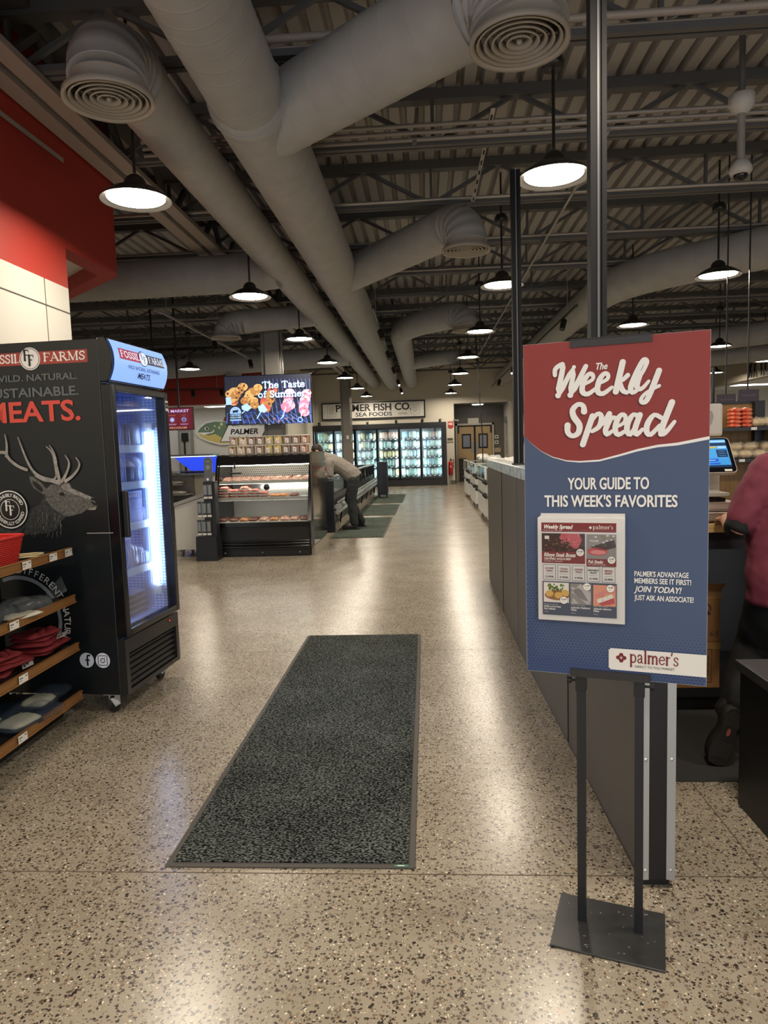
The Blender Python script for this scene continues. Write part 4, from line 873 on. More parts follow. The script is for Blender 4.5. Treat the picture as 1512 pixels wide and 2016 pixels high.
# ---------------------------------------------------------------- shelf unit
WOOD = M('shelf_oak', '8a6033', .45, noise=.22, nscale=9, stretch=(1, 18, 18)); TAGW = M('price_tag_white', 'e6e4df', .5); INK = M('tag_ink', '55524e', .6)
t = thing('shelf_unit', 'black shelf unit with oak front strips at the left edge', 'shelf', (-1.845, 3.42, 0))
B().bb(-.42, -.40, -1.6, 0, 0, 1.1).obj('back_panel', BLK, t); B().bb(-.4, -.13, -1.6, .03, 0, .10).obj('kick_base', BLK, t)
levels = (.115, .375, .63, .878)
for z, tg in zip(levels, ((-.55,), (-.51,), (-.545,), (-.415, -.19, -.045))):
    s_ = B().bb(-.40, -.012, -1.6, 0, z - .004, z + .02).obj('shelf_board', BLK, t)
    e = B().bb(-.012, 0, -1.6, 0, z + .002, z + .037).bb(-.012, .006, -1.6, 0, z - .003, z + .004).bb(-.012, .005, -1.6, 0, z + .034, z + .039); eo = e.obj('front_strip', WOOD, s_)
    for y in tg:
        q = Print((.0065, 0, 0), (0, 1, 0), (0, 0, 1), (1, 0, 0)); q.rect(y - .035, y + .035, z + .0, z + .036, 0); q.up()
        q.rect(y - .03, y - .004, z + .021, z + .026, 1); q.rect(y + .014, y + .029, z + .024, z + .029, 1); q.rect(y - .03, y - .012, z + .011, z + .014, 1)
        qo = q.obj('price_tag', [TAGW, INK], s_)
# red woven basket
t = thing('woven_basket', 'red woven plastic basket on the top oak-edged shelf', 'basket', (-2.03, 2.84, .9))
RB = M('basket_red', 'c22a26', .45); b = B()
def rrect(hx, hy, z, r=.03, n=5): return [(sx * (hx - r) + r * math.cos(a), sy * (hy - r) + r * math.sin(a), z) for sx, sy, a0 in ((1, 1, 0), (-1, 1, 90), (-1, -1, 180), (1, -1, 270)) for a in [math.radians(a0 + 90 * i / n) for i in range(n + 1)]]
for k in range(14):
    z = .004 + k * .0088; g = 1 + .13 * k / 13; r_ = rrect(.13 * g, .21 * g, z); m_ = len(r_); cv = []
    for i in range(m_):
        a_, c_ = Vector(r_[i]), Vector(r_[(i + 1) % m_]); seg = max(1, int((c_ - a_).length / .012)); cv += [a_.lerp(c_, j / seg) for j in range(seg)]
    off = [Vector((v.x, v.y, 0)).normalized() * (.002 if (i + k) % 2 else -.002) for i, v in enumerate(cv)]
    pts = [v + o_ for v, o_ in zip(cv, off)]; b.tube(pts + [pts[0]], .0048, 5, 0, False)
bo = b.obj('weave', RB, t); c = B(); r_ = rrect(.15, .24, .128); c.tube([Vector(v) for v in r_] + [Vector(r_[0])], .008, 8, 0, False); c.obj('rim', RB, t); B().bb(-.125, .125, -.2, .2, 0, .004).obj('bottom', RB, t)
# skewers
t = thing('skewer_bundle', 'bundle of pale bamboo skewers beside the red basket', 'skewers', (-1.96, 3.17, .898)); b = B(); random.seed(8)
for k in range(40):
    a, c = random.uniform(-.02, .02), random.uniform(.003, .026); b.cyl((-.1 + random.uniform(-.01, .01), a * 1.2 - .05, c), (.06 + random.uniform(-.012, .012), a + .05, c), .0022, n=5)
b.obj('skewer', M('bamboo', 'd6c79a', .6), t); B().cyl((-.03, -.022, .014), (-.02, -.017, .014), .026, n=14, caps=False).obj('band', M('clear_band', 'd8d6cf', .3), t)
# rolled aprons in clear bags
DKF = M('dark_fabric', '2a2b2e', .8); PLAS = M('clear_plastic', 'aab4ba', .1, alpha=.13); random.seed(9)
def bagged(loc, rz, L, r, lab, tail, fab=DKF):
    t = thing('bagged_apron', lab, 'apron', loc, rz, 'bagged aprons on the shelves')
    b = B(); n = 12; b.tube([(-L / 2 + L * i / n, .006 * math.sin(i * 2.1), r + .004 * math.sin(i * 1.3)) for i in range(n + 1)], [r * (.85 + .15 * math.sin(i * 1.7 + 1)) for i in range(n + 1)], 14, 0, True, (1.25, 1)); b.obj('roll', fab, t)
    p_ = B(); packet(p_, (0, 0, r), (L * 1.1, r * 3.6, r * 2.5), 0, int(L * 900) + int(r * 999), 0, .35, n=13, freq=4)
    if tail: p_.add([(L * .5, -.01, r), (L * .5, .02, r * .9), (L * .62, .0, r * .8), (L * .98, -.05, r * 2.2), (L * 1.02, .06, r * 2.6), (L * .75, .05, r * 1.4), (L * 1.25, .03, r * 4.2)], [(0, 2, 1), (0, 2, 3), (2, 5, 1), (2, 3, 5), (3, 4, 5), (3, 6, 4)], 0)
    p_.obj('clear_bag', PLAS, t)
bagged((-1.93, 2.86, .652), .35 + PI / 2, .25, .03, 'charcoal rolled apron in clear plastic at the back left of the second shelf', False); bagged((-1.97, 3.08, .652), 1.75, .26, .028, 'charcoal rolled apron in a clear bag behind the front one', False); bagged((-1.90, 3.10, .652), 1.35, .2, .03, 'charcoal rolled apron whose clear bag tail sticks up on the second shelf', True)
b = B(); packet(b, (0, 0, .01), (.18, .12, .02), 1.3, 4, 0, .3); o = tag(b.obj('folded_towel', M('towel_cream', 'c9c7b6', .8)), 'cream cloth folded in plastic in front of the charcoal aprons', 'cloth'); o.location = (-1.885, 3.0, .652)
# red folded aprons
REDF = M('red_fabric', '7c1f26', .8, noise=.12, nscale=20); random.seed(12)
rsp = [(-2.02, 3.30, 0), (-1.98, 3.31, 1), (-2.0, 3.29, 2), (-2.01, 3.31, 3), (-1.99, 3.28, 4), (-2.05, 2.98, 0), (-2.0, 3.0, 1), (-2.02, 2.97, 2), (-2.0, 2.95, 3), (-2.06, 2.72, 0), (-2.02, 2.74, 1), (-2.04, 2.7, 2)]
for i, (x, y, l) in enumerate(rsp):
    b = B(); packet(b, (0, 0, .012), (.25 - .012 * l, .22 - .01 * l, .026), 0, i, 0, .5, n=11, freq=3)
    for k in range(2): b.tube([(.05 * k - .05, -.09, .02), (.02 + .05 * k, -.02, .032), (.09, .03 * k, .02), (.13, .05 - .04 * k, .008)], .006, 6, 0, True, (2.2, .5))
    o = b.obj('folded_apron', REDF); o.location = (x, y, .397 + .023 * l); o.rotation_euler = (random.uniform(-.04, .04), random.uniform(-.06, .06), random.uniform(-.5, .5) + PI / 2)
    tag(o, 'maroon folded apron, ' + ('lowest of the pile', 'second from the bottom of the pile', 'middle of the pile', 'fourth up in the pile', 'top of the pile')[l] + (' nearest the fridge', ' mid third shelf', ' at the left shelf end')[0 if i < 5 else 1 if i < 9 else 2], 'apron', 'maroon aprons on the third shelf')
for (x, y, z, rz, lab) in ((-1.90, 3.36, .47, .5, 'white barcode hang tag on the maroon aprons by the fridge'), (-1.895, 3.04, .418, .6, 'white barcode hang tag at the front of the middle maroon pile')):
    t = thing('hang_tag', lab, 'tag', (x, y, z), rz + PI / 2); B().box((0, 0, 0), (.085, .05, .001), 0, Matrix.Rotation(-.35, 3, 'X')).obj('card', TAGW, t)
    q = Print((0, 0, .001), (1, 0, 0), (0, math.cos(.35), -math.sin(.35)), (0, math.sin(.35), math.cos(.35))); q.rect(-.01, .02, -.004, .003, 0)
    for k in range(9): q.rect(-.03 + k * .004, -.0285 + k * .004 + .001 * (k % 3), .008, .018, 0)
    q.obj('barcode', BLACK, t)
# bottom shelf: towels in bags
def bagged_towel(loc, rz, lab, s=1.0):
    t = thing('bagged_towel', lab, 'towel', loc, rz, 'bagged towels on the bottom shelf'); b = B(); packet(b, (0, 0, .028), (.15 * s, .13, .04), 0, int(loc[1] * 77), 0, .25); b.obj('towel', M('towel_grey', 'b9b8a4', .8), t)
    c = B(); packet(c, (0, 0, .014), (.16 * s, .15, .03), 0, 3, 0, .2); c.obj('dark_fold', DKF, t)
    p_ = B(); packet(p_, (.05, 0, .03), (.33 * s, .17, .06), 0, int(loc[1] * 31), 0, .3, n=13, freq=4); p_.obj('clear_bag', M('blue_plastic', '4c5c72', .1, alpha=.2), t)
bagged_towel((-1.98, 3.24, .137), PI / 2, 'pale towel in a bluish clear bag nearest the fridge on the bottom shelf'); bagged_towel((-1.92, 2.98, .137), 1.35, 'pale towel in crinkled plastic at the front of the bottom shelf', 1.1); bagged_towel((-2.08, 2.93, .137), 1.6, 'dark blue bagged towel at the back of the bottom shelf', 1.2)
# ================================================================ deli case and what stands around it
SS = M('stainless', 'a9a9a6', .22, metal=.9); LEDW = M('case_led', 'fff7ea', .5, em=TUBE_E * 2.2); LINW = M('case_liner', 'd9d6d0', .35)
t = thing('deli_case', 'black slanted glass meat case below the row of snack tubs', 'display case', (-2.84, 8.83, 0))
W_ = 1.32
b = B().bb(.05, W_ - .03, .05, 1.2, .0, .09).bb(.03, W_ - .02, .02, 1.25, .09, .40); b.obj('base', BLK, t, .004)
q = B()
for z, r in ((.13, .02), (.17, .018), (.205, .012)): q.cyl((.02, .012, z), (W_ - .03, .012, z), r, n=10)
q.obj('bumper_rail', GLB, t)
sc = B()
for x in (.15, .65, 1.15): sc.lathe([(.001, -.006), (.008, -.004), (.01, 0)], (x, .05, .05), 8, axis=1)
sc.obj('screw', M('screw_steel'), t)
B().bb(.02, W_ - .02, -.01, .12, .40, .445).bb(.02, W_ - .02, -.02, .0, .43, .46).obj('front_ledge', GLB, t, .004)
# end panels
prof = [(0.0, .10), (-.01, .44), (.04, .46), (.36, 1.30), (.42, 1.345), (.62, 1.35), (1.25, 1.33), (1.28, .10)]
for x0, x1, mm in ((0, .028, GLB), (W_ - .03, W_, GLB)):
    B().prism(prof, (x0, 0, 0), (0, 1, 0), (0, 0, 1), (x1 - x0, 0, 0)).obj('end_panel', mm, t, .004)
B().bb(W_, W_ + .02, .14, 1.3, .13, 1.36).obj('mirror_side', M('dark_mirror', '8f8a80', .09, metal=.95), t); B().bb(W_ - .02, W_ + .03, .1, 1.35, .0, .12).obj('side_plinth', M('plinth_beige', 'a29a8c', .4), t)
B().prism([(.33, 1.205), (.37, 1.325), (.44, 1.345), (.62, 1.345), (.62, 1.21)], (.028, 0, 0), (0, 1, 0), (0, 0, 1), (W_ - .058, 0, 0)).obj('header', GLB, t)
p = Print((1.17, .365, 1.225), (1, 0, 0), (0, .31, .95), (0, -.95, .31), .002); p.rect(0, .13, 0, .09, 0); p.up(); p.rect(.02, .11, .066, .074, 1); p.rect(.04, .09, .05, .058, 1)
for k in range(4): p.rect(.015, .115, .008 + k * .009, .012 + k * .009, 1)
p.obj('notice', [M('notice_grey', '4f4f52', .4), WHITE], t)
B().bb(.028, W_ - .03, 1.0, 1.02, .44, 1.3).bb(.028, W_ - .03, .1, 1.0, .425, .445).obj('liner', LINW, t)
B().bb(.04, W_ - .04, .985, .997, 1.02, 1.2).obj('perforated_back', perf('case_back', 'e3e0d8', '6d6a64', (.03, .03), .28, axes=(0, 2)), t)
for z, y0 in ((.965, .30), (.745, .22)):
    s_ = B().bb(.03, W_ - .04, y0, .99, z, z + .008).obj('shelf', SS, t); B().bb(.03, W_ - .04, y0 - .006, y0, z - .012, z + .03).obj('price_rail', M('case_rail', 'dcd8d0', .35), s_)
    B().bb(.03, W_ - .04, y0 + .02, y0 + .04, z - .014, z - .004).obj('light_strip', LEDW, s_)
B().bb(.03, W_ - .04, .40, .42, 1.195, 1.205).obj('light_strip', LEDW, t); B().bb(.45, 1.2, .95, .975, .86, .885).obj('back_light', M('back_tube', 'fffaf0', .5, em=6), t)
g = B().add([(.03, .045, .46), (W_ - .03, .045, .46), (W_ - .03, .335, 1.21), (.03, .335, 1.21)], [(0, 1, 2, 3)]).obj('glass_front', glass('case_glass', 'f7fbfa', .06), t)
B().bar((.045, .05, .46), (.045, .34, 1.21), .02, .02).bar((W_ - .04, .05, .46), (W_ - .04, .34, 1.21), .02, .02).obj('glass_trim', GLB, t)
B().ball((.70, .25, .905), .043, 16).obj('sensor', M('knob_black'), t)
B().bar((.27, .28, 1.16), (.27, .28, 1.24), .02).bb(.2, .36, .24, .3, 1.09, 1.11).obj('clip_holder', BLK, t)
# goods: packs on the three levels
MEATS = [M('meat_pale', 'd9a893', .35, noise=.25, nscale=25), M('meat_red', 'a83a33', .35, noise=.35, nscale=25, c2='d98a7a'), M('meat_orange', 'c98a55', .35, noise=.3, nscale=25), M('meat_brown', '7a4a3c', .4, noise=.35, nscale=30)]
TRAY = M('tray_white', 'e6e1d9', .4); FILM = M('film', 'ffffff', .08, alpha=.18); random.seed(33)
protos = []
for k, m in enumerate(MEATS):
    t = thing('meat_pack', 'pack', 'meat pack', (0, 0, -9)); B().bb(-.062, .062, -.08, .08, 0, .006).bb(-.068, .068, -.086, .086, .006, .02).obj('tray', TRAY, t); b = B(); packet(b, (0, 0, .03), (.122, .16, .05), 0, k, 0, .4, n=7); b.obj('cut', m, t); protos.append(t)
used = [False] * 4
def put(k, x, y, z, rz, label, tx=0.0):
    if not used[k]:
        o = protos[k]; used[k] = True; o.location = (x, y, z); o.rotation_euler = (tx, 0, rz); o['label'] = label; o['group'] = 'meat packs in the deli case'
    else: dup(protos[k], (x, y, z), (tx, 0, rz), label, 'meat packs in the deli case')
for i in range(9): put(0, -2.735 + i * .137, 9.28, .974, random.uniform(-.1, .1), 'pale pink meat pack on the top shelf of the slanted case', .25)
for i in range(9): put(0 if i % 3 else 1, -2.74 + i * .137, 9.5, .976, random.uniform(-.1, .1), 'meat pack in the back row on the top shelf of the slanted case', .3)
for l in range(4):
    for i in range(8):
        if l >= (4, 3, 4, 3, 2, 1, 1, 1)[i]: continue
        k = 1 if i < 5 else (2 if i < 7 else 3)
        put(k, -2.74 + i * .135 + random.uniform(-.008, .008), 9.22 + random.uniform(-.02, .02), .754 + l * .037, random.uniform(-.12, .12), ('red meat pack in the stacks on the middle shelf of the slanted case', '', 'orange-toned pack at the right of the middle shelf', 'brown pack at the right end of the middle shelf')[k - 1 if k == 1 else k])
for i in range(9): put((3, 3, 2, 3, 0, 2, 0, 0, 3)[i], -2.73 + i * .137, 9.06, .447, random.uniform(-.2, .2), 'meat pack on the lowest deck of the slanted case', .1)
# snack tubs on top: two rows of nine
SN = [('8f7038', 'mixed nut'), ('c2b083', 'pale nut'), ('6a4325', 'brown nut'), ('6f4a22', 'dark trail mix'), ('9a8a2f', 'green-yellow mix'), ('b3922c', 'yellow mix'), ('5b3a24', 'chocolate mix'), ('6b3b25', 'brown mix'), ('a5622c', 'orange mix')]
def tub(k):
    t = thing('snack_tub', 'x', 'tub', (0, 0, -9), 0, 'snack tubs on the deli case')
    B().bb(-.053, .053, -.045, .045, .003, .112).obj('contents', M('snack%d' % k, SN[k][0], .5, noise=.55, nscale=55), t, .008)
    B().bb(-.056, .056, -.05, .05, 0, .114).obj('cup', M('tub_clear', 'efeee8', .1, alpha=.16), t, .006); B().bb(-.059, .059, -.053, .053, .114, .123).obj('lid', M('tub_lid', 'd8d2c0', .25), t, .003)
    p = Print((0, -.051, 0), (1, 0, 0), (0, 0, 1), (0, -1, 0)); p.rect(-.03, .018, .02, .085, 0); p.up(); p.disc(.014, .095, .015, 1, 18); p.rect(-.024, .01, .06, .066, 2); p.rect(-.024, .006, .05, .053, 2); p.rect(-.024, .01, .042, .045, 2); p.rect(-.024, -.004, .026, .036, 2)
    p.obj('label', [M('tub_label', 'e9ddd9', .5), M('tub_sticker%d' % (k in (4, 5)), 'd8c34a' if k in (4, 5) else '7c3a2c', .5), M('label_ink', '6b6578', .5)], t); return t
pos9 = ['leftmost', 'second from the left', 'third from the left', 'fourth from the left', 'middle one', 'fourth from the right', 'third from the right', 'second from the right', 'rightmost']
for k in range(9):
    x = -2.625 + k * .122; a = tub(k); a.location = (x - .02 * (k < 3), 9.33, 1.346); a['label'] = f'{SN[k][1]} tub in the lower tub row, {pos9[k]}'; dup(a, (x + (.012 if k < 6 else .02), 9.33, 1.47), 0, f'{SN[k][1]} tub in the upper tub row, {pos9[k]}')
# accessory rack
t = thing('accessory_rack', 'narrow black rack of hanging tool packs left of the deli case', 'rack', (-2.835, 8.56, 0))
B().prism([(-.14, 0), (.14, 0), (.14, .05), (.13, .32), (-.13, .32), (-.14, .05)], (0, .0, 0), (1, 0, 0), (0, 0, 1), (0, .24, 0)).obj('base', BLK, t, .004); B().bb(-.02, .13, .06, .2, .3, 1.02).obj('spine', BLK, t, .004)
B().prism([(-.03, 1.0), (.075, 1.0)] + [(.022 + .053 * math.cos(a * PI / 10), 1.28 + .053 * math.sin(a * PI / 10)) for a in range(11)] , (-.0, .05, 0), (1, 0, 0), (0, .1, 1), (0, .02, 0)).obj('header_card', M('header_card_grey', '5b5f64', .4), t)
q = Print((0, .049, 0), (1, 0, 0), (0, .1, 1), (0, -1, .1)); q.rect(.0, .03, 1.03, 1.06, 0); q.disc(.02, 1.2, .03, 1, 14); q.rect(.002, .042, 1.27, 1.278, 2); q.obj('card_print', [WHITE, M('card_pic', '83888c', .4), M('card_text', 'a9adb0', .4)], t)
def hpack(x, z, lab, first=[None]):
    if not first[0]:
        h = thing('tool_pack', lab, 'pack', (x, 8.60, z), 0, 'tool packs on the rack'); B().bb(-.028, .028, -.004, .0, -.2, 0).obj('backing_card', M('backing', '2a2a2c', .4), h); B().bb(-.024, .024, -.022, -.004, -.15, -.02).obj('blister', M('blister', 'b9bfc4', .1, alpha=.35), h); B().bar((0, -.012, -.03), (.004, -.012, -.14), .014).obj('tool', M('tool_steel', '8a8c90', .3, metal=.5), h); B().bb(-.026, .026, -.006, -.004, -.198, -.17).obj('label', WHITE, h); B().bar((0, 0, -.01), (0, .1, -.01), .004).obj('hook', SS, h); first[0] = h
    else: dup(first[0], (x, 8.60, z), 0, lab)
for z, xs, r in ((1.0, (-2.82, -2.76), 'top'), (.765, (-2.908, -2.845, -2.782), 'middle'), (.53, (-2.923, -2.86, -2.797), 'bottom')):
    for i, x in enumerate(xs): hpack(x, z, f'blister tool pack hanging in the {r} row of the black rack, {("left", "next", "right")[i] if len(xs) == 3 else ("left", "right")[i]} one')
# white rolling bin
t = thing('rolling_bin', 'white rolling bin with a sloping grey lid behind the tool rack', 'bin', (-3.17, 8.95, 0))
B().prism([(-.2, .1), (.2, .1), (.2, .80), (-.2, .68)], (0, 0, 0), (1, 0, 0), (0, 0, 1), (0, .55, 0)).obj('body', M('bin_white', 'cfccc5', .45), t, .015)
B().prism([(-.22, .68), (.22, .812), (.22, .86), (-.2, .735)], (0, -.02, 0), (1, 0, 0), (0, 0, 1), (0, .59, 0)).obj('lid', M('lid_grey', '9c9b98', .45), t, .01)
for x, y in ((-.15, .08), (.15, .08), (-.15, .48), (.15, .48)): B().cyl((x - .012, y, .04), (x + .012, y, .04), .04, n=14).bb(x - .03, x + .03, y - .02, y + .02, .07, .1).obj('caster', M('caster_grey', '77756f', .5), t)
# ---------------------------------------------------------------- hanging screen
TVW, TVH = 1.535, .852
t = thing('tv_screen', 'large hanging screen showing barbecue skewers, lettered The Taste of Summer', 'screen', (-3.472, 11.9, 1.854))
B().bb(0, TVW, 0, .05, 0, TVH).obj('housing', GLB, t, .004); B().bb(.5, 1.05, .05, .12, .25, .6).bb(.68, .88, .12, .25, .3, .55).obj('wall_bracket', BLK, t); B().bb(.74, .79, -.004, .0, -.01, .006).obj('badge', SS, t)
def E_(n, c, e=1.0): return M('screen_' + n, c, .4, em=SCREEN_E * e)
SM = [E_('dark', '1d2130', .9), E_('bar', '5670b8'), E_('blue', '2f4690', .9), E_('text', 'a9c6f5', 1.1), E_('chicken', 'a87842'), E_('chickenl', 'cfa468'), E_('char', '5a3324'), E_('pink', 'd87391'), E_('pinkl', 'eba3b8'), E_('paddle', 'a6cdf2'), E_('ember', 'c9714a', .9), E_('badge', '8fb4f0'), E_('purple', '7a3f9e'), E_('black', '0c0d12'), E_('smoke', '2b3148'), E_('redmeat', 'b5524a')]
p = Print((0, 0, 0), (1, 0, 0), (0, 0, 1), (0, -1, 0), .0006)
def T(zx, zy): u = (zx - 52 - 30 * zy / 850) / 1382; v = (zy - 48 + 38 * u) / 800; return (u * TVW, (1 - v) * TVH)
def tp(pts, mi): p.poly([T(*q) for q in pts], mi)
p.rect(.012, TVW - .012, .014, TVH - .012, 0); p.up()
random.seed(4)
for k in range(40): p.disc(*T(random.uniform(120, 1420), random.uniform(600, 800)), random.uniform(.02, .05), random.choice((2, 2, 14)), 9, .03)
for k in range(30): p.disc(*T(random.uniform(850, 1400), random.uniform(480, 760)), random.uniform(.015, .04), random.choice((2, 14, 2)), 9, .03)
p.up()
for k in range(9): p.disc(*T(*random.choice(((430, 700), (850, 740), (1040, 740), (1150, 730), (710, 770), (930, 780), (1330, 700)))), random.uniform(.012, .03), 10, 8, .02)
p.up()
for k in range(21):
    x0 = 110 + k * 62; x1 = x0 - 60 + k * 14
    a, c = T(x0 + 20 + k * 2, 100), T(min(1440, x0 + 60 + max(0, (k - 6)) * 14), 815)
    p.k += .02
    if c[0] < TVW - .02: p.stroke([a, ((a[0] + c[0]) / 2, (a[1] + c[1]) / 2), c], [.005, .009, .013], 1 if k > 8 else 14, smooth=0)
for k in range(15): p.k += .02; a, c = T(110 + k * 72, 640), T(95 + k * 92, 815); p.stroke([a, c], [.010, .016], 1, smooth=0) if c[0] < TVW - .02 else 0
p.up(); tp([(360, 655), (1440, 655), (1440, 668), (360, 670)], 14)
p.up()
def kebab(pts, r, pal, paddle=None):
    for i, (x, y) in enumerate(pts):
        p.up(.35); c = T(x, y); p.disc(c[0], c[1], r * random.uniform(.9, 1.1), pal[0] if i % 2 else pal[1], 11, r * random.uniform(.65, .9))
        for j in range(7): p.k += .03; p.disc(c[0] + random.uniform(-.7, .7) * r, c[1] + random.uniform(-.5, .5) * r, r * random.uniform(.12, .3), random.choice(pal), 7)
    if paddle:
        p.up(.4); tp(paddle, 9); p.k += .1
kebab([(360, 225), (300, 280), (220, 290), (250, 350), (160, 340), (215, 410), (210, 470)], .085, (4, 5, 6, 15), [(85, 395), (165, 385), (185, 510), (95, 512)])
kebab([(600, 240), (520, 290), (470, 340), (560, 300), (450, 390), (400, 450), (520, 440), (540, 520)], .085, (4, 5, 4, 6), [(335, 535), (420, 490), (500, 560), (430, 620), (345, 590)])
kebab([(830, 280), (800, 350), (720, 430), (790, 430), (700, 470), (740, 520), (720, 580)], .085, (4, 15, 5, 6), [(595, 545), (680, 500), (750, 600), (700, 645), (615, 620)])
kebab([(1100, 310), (1080, 420), (1070, 480), (1040, 540), (1110, 530), (1050, 570)], .085, (7, 8, 7, 8)); kebab([(1370, 330), (1360, 390), (1340, 440), (1330, 500), (1320, 560), (1320, 610), (1340, 650)], .085, (7, 8, 15, 7))
p.up()
for a, c, w in (((120, 480), (80, 520), .014), ((410, 590), (350, 650), .016), ((655, 610), (585, 735), .018), ((1040, 560), (985, 720), .018), ((1310, 600), (1275, 725), .014)): p.stroke([T(*a), T(*c)], w, 9, smooth=0); p.k += .05
c = T(1265, 760); p.ring(c[0], c[1], .033, .043, 9); c = T(985, 715); p.stroke([(c[0] - .03, c[1] - .03), c, (c[0] + .03, c[1] + .02)], .014, 9, smooth=0)
p.up(2)
for dx, mi in ((.005, 13), (0, 3)):
    a = T(672, 250); serif(p, 'The Taste', a[0] + dx, a[1] - dx, .108, mi, .24, .13, .13, width=.745); a = T(605, 402); serif(p, 'of Summer', a[0] + dx, a[1] - dx, .108, mi, .24, .13, .13, width=.83); p.up()
c = T(245, 640); p.disc(c[0], c[1], .098, 9, 24); p.up(); p.disc(c[0], c[1], .09, 11, 24); p.rect(c[0] - .1, c[0] + .1, c[1] - .14, c[1] - .01, 11); p.up()
p.poly([(c[0] - .05, c[1] + .035), (c[0] + .045, c[1] + .045), (c[0] + .06, c[1] + .035), (c[0] + .04, c[1] + .02), (c[0] + .035, c[1] - .01), (c[0] + .025, c[1] - .01), (c[0] + .02, c[1] + .005), (c[0] - .03, c[1] + .0), (c[0] - .035, c[1] - .012), (c[0] - .045, c[1] - .012)], 13)
p.rect(c[0] - .115, c[0] + .115, c[1] - .115, c[1] - .02, 13); p.up(); p.text('CERTIFIED', c[0], c[1] - .058, .028, 9, 'c', 1, .02, width=.19); p.text('ANGUS BEEF', c[0], c[1] - .098, .028, 9, 'c', 1, .02, width=.2)
p.obj('picture', SM, t)
# loyalty screen
t = thing('tv_screen', 'small maroon loyalty program screen hanging just right of the fridge', 'screen', (-5.45, 13, 1.84)); B().bb(0, 1.03, 0, .05, 0, .435).obj('housing', GLB, t, .004); B().bar((.3, .02, .43), (.3, .02, 2.58), .03).bar((.75, .02, .43), (.75, .02, 2.58), .03).obj('hanger_rod', BLK, t)
p = Print((0, 0, 0), (1, 0, 0), (0, 0, 1), (0, -1, 0), .0006); p.rect(.01, 1.02, .01, .425, 0); p.up()
for k in range(3): p.rect(.28 + k * .23, .49 + k * .23, .09, .315, 1)
p.text("PALMER'S MARKET", .56, .34, .05, 2, 'c', 1, .02, width=.78); p.text('LOYALTY PROGRAM', .56, .03, .035, 4, 'c', 1, .02, width=.66)
for k in range(3): x = .385 + k * .23; p.disc(x, .2, .048, 3, 20); p.text(('EARN POINTS', 'RECEIVE REWARDS', 'ENJOY')[k], x, .275, .018, 4, 'c', 1, .01, width=.13 if k < 2 else .07); p.rect(x - .08, x + .08, .115, .122, 2); p.rect(x - .07, x + .07, .1, .106, 2)
p.up(); p.text('$', .845, .175, .055, 1, 'c', 1, .02); p.disc(.615, .2, .03, 2, 16)
p.obj('picture', [E_('maroon', '5f1628', .8), E_('maroon2', '6f1e2a', .8), E_('lilac', 'c9b4e8', .9), E_('icon', '7fb0f0', .9), E_('gold', 'c79a78', .8)], t)
# fish counter, far left
t = thing('fish_counter', 'steel service counter with a blue-lit glass case seen past the fridge', 'counter', (-6.2, 14, 0))
B().bb(0, 1.35, 0, .9, 0, .95).obj('base', M('counter_grey', '77746e', .35, metal=.3), t, .01); B().bb(.0, 1.42, -.45, .0, 0, .42).bb(0, 1.42, -.5, -.45, .3, .36).obj('lower_front', M('counter_dark', '4c4a47', .35), t, .01)
q = B()
for k in range(3): y, z = -.38 + k * .13, .55 + k * .2; q.bb(.0, 1.35 - k * .16, y, y + .5, z, z + .02)
q.obj('step_shelf', M('step_steel', 'b2aea5', .3, metal=.25), t)
q = B(); random.seed(6)
for k in range(3): packet(q, (.8 - k * .1, -.28 + k * .13, .6 + k * .2), (1.0, .22, .07), 0, k, 0, .5, n=13, freq=5)
q.obj('ice_foil', M('silver_foil', 'c4c0b6', .25, metal=.25), t)
B().prism([(0, .98), (0, 1.30), (.55, 1.30), (.85, .98)], (0, -.05, 0), (1, 0, 0), (0, 0, 1), (0, .02, 0)).obj('side_glass', glass('side_glass', 'f0f6ff', .08), t)
B().prism([(.80, 1.31), (1.75, 1.31), (1.75, .98), (1.2, .98)], (0, .5, 0), (1, 0, 0), (0, 0, 1), (0, .05, 0)).obj('blue_back', M('blue_lit', '2b49d8', .4, em=.95, emc='2a48e0'), t); B().bb(.72, 1.78, -.1, .55, 1.33, 1.37).bb(1.15, 1.78, -.1, .6, .94, .98).obj('case_frame', SS, t); B().bb(.72, 1.75, .3, .34, 1.315, 1.33).obj('light_strip', M('blue_white_strip', 'cfe0ff', .5, em=3), t)
B().bb(1.35, 1.72, .1, .5, 0, .94).obj('side_cabinet', M('cabinet_cream', 'bdb6a6', .4), t)
q = B()
for k in range(7): q.ball((.95 + k * .1, .25, 1.0), (.06, .1, .025), 8)
q.obj('fish', M('fish_dark', '3a3440', .3), t)
